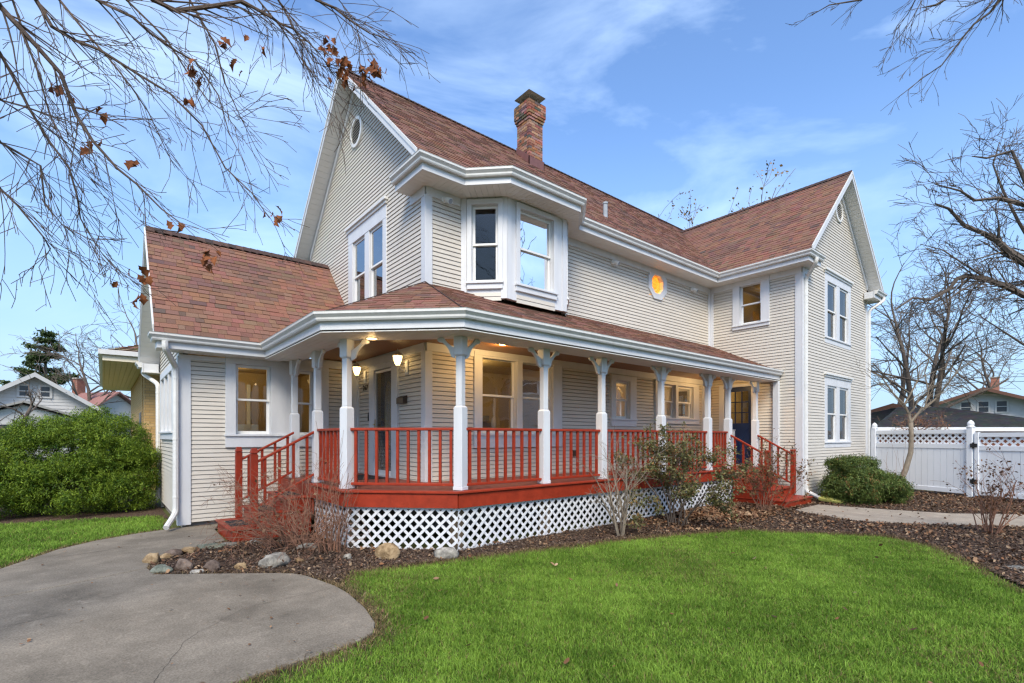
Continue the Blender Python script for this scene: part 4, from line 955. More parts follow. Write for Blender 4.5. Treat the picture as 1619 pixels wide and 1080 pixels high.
struct(lumpy('mulch_bed', [(-2.6, 12.6), (.95, 12.2), (1.0, 10.5), (1.0, 16), (-2.6, 16.5)], .006, 'soil', .08, .006))

# ---- grass
LAWN = [(2.25, 5.70), (2.95, 5.60), (3.95, 5.40), (5.35, 5.08), (6.55, 4.82), (8.35, 4.2), (9.0, 3.4), (9.8, 2.38), (9.3, 1.65), (8.2, .99), (7.5, .62), (6.4, -.4), (3.5, -.6), (0, 1.5), (-.4, 3.45), (.69, 3.60), (1.28, 3.67), (1.56, 3.72), (1.72, 3.82), (1.81, 4.02), (1.89, 4.42), (1.93, 4.95), (1.98, 5.34)]
LAWN2 = [(-7, 6.0), (-2.62, 7.38), (-.98, 8.50), (-.53, 9.43), (-.13, 9.87), (.40, 10.18), (.95, 10.38), (.95, 12.3), (-.3, 12.7), (-2.6, 13.2), (-9, 14)]
def visible(P, mx=.06):
    v = P[:, :2]; wv = v@np.array([FV.x, FV.y]); rr = v@np.array([RV.x, RV.y])
    return (wv > 1.5) & (np.abs(rr/np.maximum(wv, .1)) < 1.03+mx)
def noise2(x, y):
    return (np.sin(x*1.9+1.3*np.sin(y*1.1))+np.sin(y*2.3+1.7*np.sin(x*.9+1))+.6*np.sin(x*5.1-y*4.3)+.5*np.sin(x*9.7+y*8.1))/3.1
def blades(name, P, hgt, wid, cols, m, lean=.5, z=0.):
    n = len(P); a_ = nrg.random(n)*2*PI; l_ = nrg.random(n)*lean; H_ = hgt*(.55+.9*nrg.random(n)); W_ = wid*(.7+.6*nrg.random(n))
    sx, sy = np.cos(a_)*W_/2, np.sin(a_)*W_/2; b_ = nrg.random(n)*2*PI; dx, dy = np.cos(b_)*l_*H_, np.sin(b_)*l_*H_
    V = np.zeros((n, 5, 3)); X, Y = P[:, 0], P[:, 1]
    V[:, 0] = np.stack([X-sx, Y-sy, np.full(n, z)], 1); V[:, 1] = np.stack([X+sx, Y+sy, np.full(n, z)], 1)
    V[:, 2] = np.stack([X+sx*.75+dx*.35, Y+sy*.75+dy*.35, z+H_*.55], 1); V[:, 3] = np.stack([X-sx*.75+dx*.35, Y-sy*.75+dy*.35, z+H_*.55], 1)
    V[:, 4] = np.stack([X+dx, Y+dy, z+H_*(1-.25*l_)], 1)
    base = np.arange(n)[:, None]*5
    loops = np.concatenate([base+np.array([0, 1, 2, 3]), base+np.array([3, 2, 4])], 1).ravel(); counts = np.tile([4, 3], n)
    return npmesh(name, V.reshape(-1, 3), loops, counts, m, np.repeat(cols, 5, 0))
def grasscols(P, edge=None):
    n = len(P); t = np.clip(.46+.42*noise2(P[:, 0]*1.2, P[:, 1]*1.2)+.22*noise2(P[:, 0]*4.1+2, P[:, 1]*4.1)+(nrg.random(n)-.5)*1.1, 0, 1)[:, None]
    c_ = np.array([.080, .165, .014])*(1-t)+np.array([.290, .455, .065])*t
    dry = (nrg.random(n) < .05+.16*np.clip(noise2(P[:, 0]*.8+3, P[:, 1]*.8)*2-.35, 0, 1)); c_[dry] = np.array([.25, .20, .08])*(.6+.6*nrg.random((dry.sum(), 1)))
    return c_
def edgedist(P, poly):
    d_ = np.full(len(P), 9.)
    for i in range(len(poly)):
        a_, b_ = np.array(poly[i]), np.array(poly[(i+1) % len(poly)]); ab = b_-a_; t = np.clip(((P-a_)@ab)/(ab@ab), 0, 1)
        d_ = np.minimum(d_, np.linalg.norm(P-(a_+t[:, None]*ab), axis=1))
    return d_
def scatter(poly, n, dmin=0.):
    xs_ = [p[0] for p in poly]; ys_ = [p[1] for p in poly]
    P = np.stack([nrg.uniform(min(xs_), max(xs_), n), nrg.uniform(min(ys_), max(ys_), n)], 1); P = P[inpoly(P, poly)]; return P[visible(P)]
P = scatter(LAWN, 900000); wv = P@np.array([FV.x, FV.y]); P = P[nrg.random(len(P)) < np.clip(5.2/wv, .45, 1)]
ed = edgedist(P, LAWN)+.10*noise2(P[:, 0]*3.1, P[:, 1]*3.1); P = P[nrg.random(len(P)) < np.clip(.16+ed/.28, .05, 1)]; P = P+nrg.normal(0, .028, P.shape)
cg = grasscols(P); ed = edgedist(P, LAWN); straw = nrg.random(len(P)) < np.clip(.75-ed/.35, 0, .75); cg[straw] = np.array([.22, .17, .075])*(.5+.8*nrg.random((straw.sum(), 1)))
P_h = .044+.020*np.clip(noise2(P[:, 0]*2.2+5, P[:, 1]*2.2), -1, 1)
stuff(blades('lawn_grass', P, P_h, .0055, cg, 'grass', 1.25, -.008), 'bright green mown lawn between driveway and mulch beds', 'grass')
P = scatter(LAWN2, 330000); ed = edgedist(P, LAWN2); P = P[nrg.random(len(P)) < np.clip(.1+ed/.25, 0, 1)]
cg = grasscols(P); ed = edgedist(P, LAWN2); straw = nrg.random(len(P)) < np.clip(.6-ed/.25, 0, .6); cg[straw] = np.array([.20, .15, .07])*(.5+.8*nrg.random((straw.sum(), 1)))
stuff(blades('lawn_grass', P, .055, .008, cg, 'grass', 1.2, -.008), 'strip of green lawn between walkway and big evergreen shrub', 'grass')

# ---- leaf litter and bark chips on the beds
def litter(name, P, size, cols, z, tilt=.5, m='litter'):
    n = len(P); a_ = nrg.random(n)*2*PI; S_ = size*(.5+1.0*nrg.random(n)); asp = .35+.5*nrg.random(n)
    ux, uy = np.cos(a_), np.sin(a_); tl = (nrg.random((n, 2))-.5)*2*tilt; zz = z+nrg.random(n)*.02
    c0 = np.stack([P[:, 0], P[:, 1], zz], 1)
    U_ = np.stack([ux*S_, uy*S_, tl[:, 0]*S_], 1)/2; V_ = np.stack([-uy*S_*asp, ux*S_*asp, tl[:, 1]*S_*asp], 1)/2; cur = np.zeros((n, 3)); cur[:, 2] = S_*.22*(nrg.random(n))
    V = np.stack([c0-U_, c0-U_*.2-V_+cur*.6, c0+U_*.5-V_*.7+cur, c0+U_+cur*.4, c0+U_*.4+V_*.8+cur, c0-U_*.3+V_+cur*.5], 1)
    V[:, :, 2] = np.maximum(V[:, :, 2], z-.004)
    loops = (np.arange(n)[:, None]*6+np.arange(6)).ravel()
    return npmesh(name, V.reshape(-1, 3), loops, np.full(n, 6), m, np.repeat(cols, 6, 0))
def pick(n, pal):
    return np.array(pal)[nrg.integers(0, len(pal), n)]*(.6+.8*nrg.random((n, 1)))
BROWN = [(.18, .10, .055), (.24, .145, .08), (.13, .070, .040), (.32, .22, .135), (.20, .095, .045), (.10, .058, .036)]
CHIP = [(.08, .048, .032), (.13, .08, .052), (.045, .030, .022), (.20, .135, .085), (.065, .04, .03), (.17, .13, .10)]
P = scatter(BED1, 260000); P = P[~inpoly(P, PATH)]; stuff(litter('bark_chips', P, .026, pick(len(P), CHIP), .018, .7), 'dark shredded bark mulch chips over the beds', 'mulch')
P = scatter(BED1, 150000); P = P[(~inpoly(P, PATH)) | (nrg.random(len(P)) < .04)]
dens = .10+.20*(P[:, 0] > 8.3)+.22*(noise2(P[:, 0]*1.4, P[:, 1]*1.4) > .1)+.75*((P[:, 0] > 7.6) & (P[:, 0] < 12) & (P[:, 1] > 4.35)); P = P[nrg.random(len(P)) < dens*.5]
stuff(litter('fallen_leaves', P, .046, pick(len(P), BROWN), .03, .8), 'dry brown fallen leaves strewn over the mulch', 'leaves')
P = np.concatenate([scatter(LAWN, 130), scatter(LAWN2, 60)]); stuff(litter('lawn_leaves', P, .05, pick(len(P), BROWN), .045, .8), 'few dry leaves caught in the lawn', 'leaves')
# leaf drift under the brown shrub
th_ = nrg.random(4200)*2*PI; rr = np.sqrt(nrg.random(4200)); P = np.stack([10.2+1.7*rr*np.cos(th_), 5.15+.75*rr*np.sin(th_)], 1); P = P[P[:, 1] < 5.8]
dr = litter('leaf_drift', P, .075, pick(len(P), BROWN[:5]), .05, .9); stuff(dr, 'thick drift of brown leaves by the garden steps', 'leaves')
# stray leaves on concrete and straw along the edges
P = np.concatenate([scatter(APRON, 160), scatter(WALK, 160)]); stuff(litter('stray_leaves', P, .03, pick(len(P), BROWN), .034, .3), 'few small leaf crumbs on the concrete', 'leaves')
edgeP = []
for poly, seg in ((APRON, range(0, 15)), (BED1, range(16, 26)), (WALK, list(range(0, 7))+[9, 10, 11, 12])):
    for i in seg:
        a_, b_ = np.array(poly[i]), np.array(poly[(i+1) % len(poly)]); n = int(np.linalg.norm(b_-a_)*700)
        if n: edgeP.append(a_+(b_-a_)*nrg.random((n, 1))+nrg.normal(0, .06, (n, 2)))
P = np.concatenate(edgeP); P = P[visible(P)]; P = P[~inpoly(P, APRON) & ~inpoly(P, WALK)]
stuff(blades('dry_straw', P, .045, .006, pick(len(P), [(.20, .14, .07), (.15, .10, .05), (.26, .19, .10), (.10, .065, .035)]), 'litter', 2.2, .0), 'dry straw and thatch along the lawn edges', 'straw')

# ---- stones
def stone(px, py, wd, hg, m, label, yaw=0, flat=.7, seed=0):
    c_ = at(px, py, Z=0); r_ = random.Random(seed+int(px)); bm_v = []; nu, nv = 22, 13
    mb = MB(); ph = [r_.uniform(0, 6) for _ in range(6)]; facets = [(Vector((r_.gauss(0, 1), r_.gauss(0, 1), r_.gauss(.2, .8))).normalized(), r_.uniform(.72, .95)) for _ in range(9)]
    def pt(i, j):
        th, ph_ = 2*PI*i/nu, PI*j/(nv-1)-PI/2
        d_ = Vector((math.cos(ph_)*math.cos(th), math.cos(ph_)*math.sin(th), math.sin(ph_)))
        k = 1+.10*math.sin(d_.x*3+ph[0])+.09*math.sin(d_.y*4+ph[1])+.08*math.sin(d_.z*4+ph[2])+.05*math.sin(d_.x*7+d_.y*6+ph[3])
        for fn, fd_ in facets:
            dt = d_.dot(fn)
            if dt > 1e-3: k = min(k, fd_/dt)
        pw = lambda v: math.copysign(abs(v)**.85, v)
        v = Vector((pw(d_.x)*wd/2, pw(d_.y)*wd/2*flat, pw(d_.z)*hg/2))*k
        v.rotate(Matrix.Rotation(yaw, 3, 'Z')); return c_+v+Vector((0, 0, hg*.32))
    for j in range(nv-1):
        for i in range(nu): mb.face([pt(i, j), pt(i+1, j), pt(i+1, j+1), pt(i, j+1)])
    o = mb.build('boulder' if wd > .25 else 'stone', m, None)
    import bmesh
    bm = bmesh.new(); bm.from_mesh(o.data); bmesh.ops.remove_doubles(bm, verts=bm.verts, dist=.0005); bm.to_mesh(o.data); bm.free()
    o.data.polygons.foreach_set('use_smooth', [True]*len(o.data.polygons))
    tag(o, label, 'stone', 'stones edging the mulch bed'); return o
SW_ = -.65
for a_ in ((614, 884, .33, .27, 'rockA', 'large rounded tan boulder against the chamfered lattice'), (705, 884, .29, .20, 'rockB', 'rough grey boulder against the lattice right of the tan one'),
    (435, 896, .40, .20, 'rockB', 'long pale grey stone lying alone in the mulch'), (240, 892, .22, .17, 'rockA', 'tan angular stone at the bed tip by the walkway'), (256, 906, .25, .12, 'rockD', 'flat greenish stone at the front tip of the bed'),
    (290, 902, .23, .17, 'rockC', 'mauve brown stone second along the driveway edge'), (311, 908, .17, .07, 'rockB', 'low whitish stone flush with the driveway edge'), (335, 903, .21, .15, 'rockC', 'pointed mauve stone farthest along the driveway edge'),
    (262, 884, .18, .09, 'rockA', 'thin tan slab behind the angular stone'), (274, 880, .22, .12, 'rockC', 'dark round stone on the walkway side of the bed'), (296, 876, .24, .12, 'rockA', 'warm tan stone on the walkway side of the bed'),
    (331, 868, .34, .10, 'rockD', 'mossy green flat stone near the front steps'), (362, 864, .24, .08, 'rockB', 'flat pale stone beside the bottom front step'), (407, 860, .22, .10, 'rockB', 'white stone under the front step rail'),
    (380, 901, .14, .10, 'rockA', 'small buff stone between the two larger driveway stones'), (473, 890, .11, .08, 'rockA', 'small tan pebble right of the long grey stone'), (549, 884, .12, .09, 'rockB', 'small round grey pebble left of the tan boulder'), (485, 868, .32, .10, 'rockB', 'flat grey slab under the bare brown shrub'),
    (1610, 900, .30, .05, 'rockB', 'flat paving stone in the mulch at the far right')):
    stone(*a_, yaw=SW_+rng.uniform(-.3, .3))

# ================================================================== plants
def twigs(mb, p, d, L, r, lev, R, bend=.25, droop=0., split=(2, 4), nseg=4, ang=.6, shrink=.6, tips=None, minr=.002, sides=5):
    """one branch with children, grown into mb"""
    pts = [Vector(p)]; d = Vector(d).normalized(); rad = [r]
    for k in range(nseg):
        d = (d+Vector((R.gauss(0, bend), R.gauss(0, bend), R.gauss(0, bend)-droop))).normalized()
        pts.append(pts[-1]+d*(L/nseg)); rad.append(max(minr, r*(1-.62*(k+1)/nseg)))
    mb.tube(pts, rad, max(3, sides), cap=False)
    if tips is not None and lev <= 1: tips.extend((q, d) for q in pts[2:])
    if lev <= 0: return
    for c_ in range(R.randint(*split)):
        f = R.uniform(.25, 1.0); k = min(nseg-1, int(f*nseg)); q = pts[k].lerp(pts[k+1], f*nseg-k)
        dd = (pts[k+1]-pts[k]).normalized(); ax = dd.orthogonal(); ax.rotate(Matrix.Rotation(R.uniform(0, 2*PI), 3, dd))
        nd = dd.copy(); nd.rotate(Matrix.Rotation(R.gauss(ang, .18), 3, ax))
        twigs(mb, q, nd, L*R.uniform(shrink*.7, shrink*1.2), max(minr, rad[k]*.6), lev-1, R, bend, droop, split, max(3, nseg-1), ang, shrink, tips, minr, max(3, sides-1))
def leafcloud(name, C_, Nrm, size, asp, cols, m='leaf', parent=None, up=.3):
    """diamond leaves at points C_, facing roughly Nrm"""
    n = len(C_); Nn = Nrm+nrg.normal(0, .55, (n, 3)); Nn /= np.linalg.norm(Nn, axis=1)[:, None]
    T_ = nrg.normal(0, 1, (n, 3)); T_[:, 2] += up*2; T_ -= Nn*np.sum(T_*Nn, 1)[:, None]; T_ /= np.linalg.norm(T_, axis=1)[:, None]; B_ = np.cross(Nn, T_)
    S_ = (size*(.6+.8*nrg.random(n)))[:, None]
    V = np.stack([C_-T_*S_*.5, C_+B_*S_*asp*.5+Nn*S_*.08, C_+T_*S_*.5, C_-B_*S_*asp*.5+Nn*S_*.08], 1)
    return npmesh(name, V.reshape(-1, 3), np.arange(n*4), np.full(n, 4), m, np.repeat(cols, 4, 0), parent)
def ellips(lumps, n, inner=.55):
    """points near the surfaces of overlapping ellipsoids (c, r); returns points and outward directions"""
    A = np.array([l_[1][0]*l_[1][2]+l_[1][1]*l_[1][2]+l_[1][0]*l_[1][1] for l_ in lumps]); ch = nrg.choice(len(lumps), n, p=A/A.sum())
    D_ = nrg.normal(0, 1, (n, 3)); D_ /= np.linalg.norm(D_, axis=1)[:, None]
    C0 = np.array([l_[0] for l_ in lumps])[ch]; R0 = np.array([l_[1] for l_ in lumps])[ch]
    lum = 1+.10*np.sin(D_[:, 0]*9+ch)*np.sin(D_[:, 2]*8+ch*2)+.07*np.sin(D_[:, 1]*13+ch)
    rad = inner+(1-inner)*nrg.random(n)**.5
    P_ = C0+D_*R0*(rad*lum)[:, None]; k = P_[:, 2] > .03
    return P_[k], (D_/R0)[k]/np.linalg.norm((D_/R0)[k], axis=1)[:, None]
def mixcol(n, a_, b_, pw=1.): t = (nrg.random((n, 1)))**pw; return np.array(a_)*(1-t)+np.array(b_)*t
def evergreen(name, label, cat, lumps, n, size, asp, ca, cb, base, stems=6, sprays=True, cy=None, clump=1., csz=1.):
    t = thing(name, label, cat, base); mb = MB(); R = random.Random(len(label))
    for k in range(stems):
        l_ = lumps[k % len(lumps)]; tg = Vector(l_[0])+Vector((R.uniform(-.3, .3), R.uniform(-.3, .3), l_[1][2]*.4)); b_ = Vector((base[0]+R.uniform(-.15, .15), base[1]+R.uniform(-.15, .15), 0))
        mb.tube([b_, b_.lerp(tg, .5)+Vector((0, 0, .1)), tg], [.03, .02, .008], 5)
    mb.build('stems', 'bark', t)
    sub = []
    for l_ in lumps:                                     # clumps over each mound, so that gaps open between them
        nsub = int(26*l_[1][0]*l_[1][2]*clump)
        for k in range(nsub):
            v = Vector((R.gauss(0, 1), R.gauss(0, 1), R.gauss(.25, 1))).normalized(); q = Vector(l_[0])+Vector((v.x*l_[1][0], v.y*l_[1][1], v.z*l_[1][2]))*R.uniform(.72, 1.0); rr_ = R.uniform(.13, .26)*csz
            if q.z > .12: sub.append((tuple(q), (rr_, rr_, rr_*R.uniform(.7, 1.0))))
    P_, D_ = ellips(sub, int(n*.72), .5); P3, D3 = ellips(lumps, int(n*.28), .8); P_ = np.concatenate([P_, P3]); D_ = np.concatenate([D_, D3]); pm = nrg.permutation(len(P_)); P_, D_ = P_[pm], D_[pm]
    # gather leaves into small sprays so that the surface clumps
    k = len(P_)//7; P2 = np.repeat(P_[:k], 7, 0)+nrg.normal(0, size*.65, (k*7, 3)); D2 = np.repeat(D_[:k], 7, 0)
    cc = np.repeat(mixcol(k, ca, cb), 7, 0)*(.8+.4*nrg.random((k*7, 1)))
    if cy is not None:
        s_ = np.repeat(nrg.random(k) < cy[1], 7); cc[s_] = np.array(cy[0])*(.7+.6*nrg.random((s_.sum(), 1)))
    k2 = P2[:, 2] > .02
    leafcloud('foliage', P2[k2], D2[k2], size, asp, cc[k2], 'leaf', t, up=.6)
    return t
evergreen('yew_shrub', 'broad mounded green yew filling the corner left of the low wing', 'shrub', [((-.55, 14.1, 1.0), (1.15, 1.1, 1.12)), ((.25, 13.9, .75), (.72, .9, .85)), ((-1.45, 14.2, .85), (.95, .95, .92)), ((.1, 14.2, 1.45), (.78, .8, .72)), ((-.45, 13.55, .55), (.9, .7, .6)), ((-1.6, 13.9, .5), (.9, .7, .55)), ((.45, 13.6, .45), (.5, .65, .5))], 260000, .042, .30, (.032, .085, .007), (.22, .31, .028), (-.5, 14.1, 0), 10, clump=1.25, csz=1.15)
evergreen('arborvitae', 'dark evergreen at the far left edge behind the yew', 'shrub', [((-3.05, 18.2, 1.2), (.75, .7, 1.25)), ((-3.0, 18.2, 2.0), (.5, .5, .6))], 16000, .08, .4, (.02, .05, .008), (.06, .11, .02), (-3.05, 18.2, 0), 4, clump=2.)
evergreen('juniper_shrub', 'low feathery juniper against the wing by the garden steps', 'shrub', [((14.45, 4.05, .38), (1.0, .72, .45)), ((13.75, 4.1, .36), (.62, .6, .42)), ((14.7, 3.7, .34), (.8, .6, .40)), ((13.95, 4.15, .74), (.5, .45, .36)), ((15.1, 3.8, .28), (.65, .6, .34)), ((14.55, 4.1, .80), (.42, .4, .28))], 60000, .06, .26, (.045, .085, .020), (.16, .21, .05), (14.3, 4.05, 0), 8, cy=((.20, .12, .04), .07), clump=2.6, csz=.72)

def bareshrub(name, label, base, n, L, r, R, spread=.5, lev=2, droop=0., m='twig', leaves=None, bend=.12, split=(2, 4), ang=.5, loc=None, brad=.10):
    t = thing(name, label, 'shrub', base); mb = MB(); tips = []
    for k in range(n):
        a_ = R.uniform(0, 2*PI); s_ = R.uniform(.1, spread)
        twigs(mb, Vector(base)+Vector((math.cos(a_)*brad*R.random(), math.sin(a_)*brad*R.random(), -.02)), (math.cos(a_)*s_, math.sin(a_)*s_, 1), L*R.uniform(.7, 1.15), r*R.uniform(.7, 1.2), lev, R, bend, droop, split, 5, ang, .55, tips, .0018)
    mb.build('stems', m, t)
    if leaves:
        cnt, size, asp, pal = leaves; R2 = np.array([tuple(q[0]) for q in tips]); I = nrg.integers(0, len(R2), cnt)
        C_ = R2[I]+nrg.normal(0, .035, (cnt, 3)); leafcloud('leaves', C_, nrg.normal(0, 1, (cnt, 3))*.3+np.array([0, -.3, .6]), size, asp, pick(cnt, pal), 'leaf', t, up=-.2)
    return t
Rr = random.Random(11)
bareshrub('bare_shrub', 'tangled leafless brown shrub in front of the front steps', (2.22, 7.62, 0), 52, .98, .0085, Rr, .85, 3, .05, 'twig', (160, .05, .6, BROWN), .2, (2, 4), .75, brad=.30)
bareshrub('bare_shrub', 'upright leafless twigs at the chamfered lattice corner', (2.5, 6.95, 0), 26, 1.05, .007, Rr, .22, 1, 0, 'twig', None, .07, (1, 3), .45, brad=.22)
bareshrub('bare_shrub', 'grey leafless multi stem shrub before the porch lattice', (6.45, 5.08, 0), 9, 1.08, .021, Rr, .34, 3, -.01, 'barkpale', None, .11, (3, 4), .5, brad=.09)
bareshrub('leafy_shrub', 'half bare olive leaved shrub in front of the porch railing', (7.95, 5.02, 0), 11, 1.15, .016, Rr, .42, 3, 0, 'bark', (9000, .055, .5, [(.10, .105, .035), (.15, .145, .055), (.20, .12, .045), (.08, .09, .028), (.19, .17, .08)]), .15, (3, 4), .55, brad=.30)
bareshrub('brown_leaf_shrub', 'brown leaved shrub beside the garden steps', (10.72, 4.72, 0), 16, 1.12, .010, Rr, .55, 2, 0, 'twig', (1700, .055, .5, [(.17, .08, .035), (.20, .10, .04), (.11, .06, .025), (.13, .11, .04)]), .15, (3, 4), .5, brad=.28)
bareshrub('brown_leaf_shrub', 'sparse brown leaved shrub before the white gate', (11.3, 1.36, 0), 13, .95, .012, Rr, .50, 2, 0, 'twig', (420, .055, .55, [(.10, .045, .022), (.15, .07, .03), (.08, .04, .02)]), .12, (3, 4), .5, brad=.14)
bareshrub('bare_sapling', 'thin bare seedling stems in front of the fence panel', (16.4, 3.75, 0), 4, 1.25, .006, Rr, .25, 1, 0, 'twig', None, .08, (1, 3), .5, brad=.15)

# ---- trees
def tree(name, label, base, H_, r, R, nl=8, spread=.7, lev=3, m='bark', tr=.35, droop=0., leaves=None, lean=(0, 0), bend=.16, split=(3, 4), crown=.55, minr=.006, ang=.6, forks=1):
    t = thing(name, label, 'tree', base); mb = MB(); tm = MB(); tips = []
    for f_ in range(forks):
        pts = [Vector(base)+Vector((f_*r*1.2, -f_*r*.8, -.1))]; d = Vector((lean[0]+R.gauss(0, .12 if forks > 1 else .03), lean[1]+R.gauss(0, .12 if forks > 1 else .03), 1)).normalized(); n = 7; rad = [r]
        for k in range(n):
            d = (d+Vector((R.gauss(0, .07), R.gauss(0, .07), .05))).normalized(); pts.append(pts[-1]+d*H_*.8/n); rad.append(r*(1-.75*(k+1)/n))
        tm.tube(pts, rad, 9, cap=True)
        for k in range(nl):
            f = tr+(1-tr)*(k+R.random())/nl; i = min(n-1, int(f*n)); q = pts[i].lerp(pts[i+1], f*n-i); a_ = R.uniform(0, 2*PI)
            twigs(mb, q, (math.cos(a_)*spread, math.sin(a_)*spread, R.uniform(.35, .9)), H_*crown*(1.15-.6*f)*R.uniform(.75, 1.15), max(minr, rad[i]*.55), lev, R, bend, droop, split, 5, ang, .6, tips, minr)
        twigs(mb, pts[-1], (0, 0, 1), H_*.25, rad[-1], max(1, lev-1), R, bend, droop, split, 5, ang, .6, tips, minr)
    tm.build('trunk', m, t, smooth=True); mb.build('crown', m, t)
    if leaves:
        cnt, size, pal = leaves; A = np.array([tuple(q[0]) for q in tips]); I = nrg.integers(0, len(A), cnt)
        leafcloud('leaves', A[I]+nrg.normal(0, .12, (cnt, 3)), nrg.normal(0, 1, (cnt, 3)), size, .7, pick(cnt, pal), 'leaf', t, 0)
    return t
Rt = random.Random(5)
def gp(px, D, z=0.): p_ = at(px, YH, D=D); return (p_.x, p_.y, z)
tree('birch_tree', 'tree with sparse yellow leaves rising behind the main ridge', gp(1092, 31), 15.4, .18, Rt, 20, .8, 2, 'barkpale', .5, leaves=(4200, .15, [(.28, .17, .05), (.20, .13, .05), (.15, .10, .04)]), forks=2, crown=.40, minr=.012)
tree('birch_tree', 'smaller tree with sparse yellow leaves behind the wing roof', gp(1178, 36), 16.6, .18, Rt, 16, .6, 2, 'barkpale', .5, leaves=(3000, .15, [(.28, .17, .05), (.20, .13, .05)]), crown=.2, minr=.016)
tree('bare_tree', 'bare many trunked tree behind the garage roof', gp(1452, 30), 12.0, .22, Rt, 8, .75, 3, 'bark', .3, forks=3, crown=.45, minr=.010, bend=.10)
tree('bare_tree', 'slim bare tree just right of the wing behind the fence', gp(1405, 34), 10.5, .2, Rt, 8, .5, 2, 'bark', .35, crown=.4, minr=.011)
tree('bare_tree', 'bare tree behind the chimneyed white cottage', gp(1600, 48), 12, .3, Rt, 9, .8, 3, 'bark', .25, crown=.6, minr=.018)
tree('bare_tree', 'bare tree between the white cottage and the brick bungalow', gp(150, 38), 9.5, .22, Rt, 9, .8, 3, 'bark', .2, crown=.55, minr=.012)
tree('bare_tree', 'bare tree whose twigs show left of the low roof gable', gp(222, 46), 14.5, .26, Rt, 9, .7, 3, 'bark', .3, crown=.5, minr=.016)
tree('bare_tree', 'leaning bare tree with thick trunk before the white cottage', gp(10, 27), 4.6, .24, Rt, 7, .8, 2, 'bark', .3, lean=(.3, -.22), crown=.5, minr=.010)
# crab apple before the fence: bent trunk that forks
t = thing('young_tree', 'small bent trunk tree standing before the white fence', 'tree', (17.1, 3.75, 0))
tp = [at(px, py, D=13.6) for px, py in ((1424, 781), (1424, 760), (1432, 742), (1440, 715), (1441, 690), (1440, 668))]
mb = MB(); mb.tube(tp, [.085, .075, .068, .06, .056, .055], 8); mb.build('trunk', 'barkpale', t, smooth=True)
mb = MB(); Rc = random.Random(21)
for pl, r0 in (([(1440, 668), (1437, 655), (1430, 640), (1412, 622), (1395, 598)], .038), ([(1440, 668), (1450, 655), (1462, 646), (1480, 630), (1500, 605), (1515, 585)], .035), ([(1430, 640), (1440, 622), (1452, 600), (1450, 575)], .026), ([(1462, 646), (1468, 620), (1462, 590), (1470, 565)], .022), ([(1437, 655), (1448, 640), (1453, 628)], .012)):
    q = [at(px, py, D=13.6+Rc.uniform(-.25, .25)*(i > 0)) for i, (px, py) in enumerate(pl)]; mb.tube(q, [r0*(1-.6*i/(len(q)-1)) for i in range(len(q))], 6)
    for i in range(1, len(q)):
        for k in range(2):
            d_ = (q[i]-q[i-1]).normalized()+Vector((Rc.gauss(0, .5), Rc.gauss(0, .5), Rc.uniform(-.1, .6))); twigs(mb, q[i], d_, Rc.uniform(.5, 1.0), r0*.4, 2, Rc, .16, 0, (2, 3), 4, .6, .6, None, .004)
mb.build('crown', 'barkpale', t)

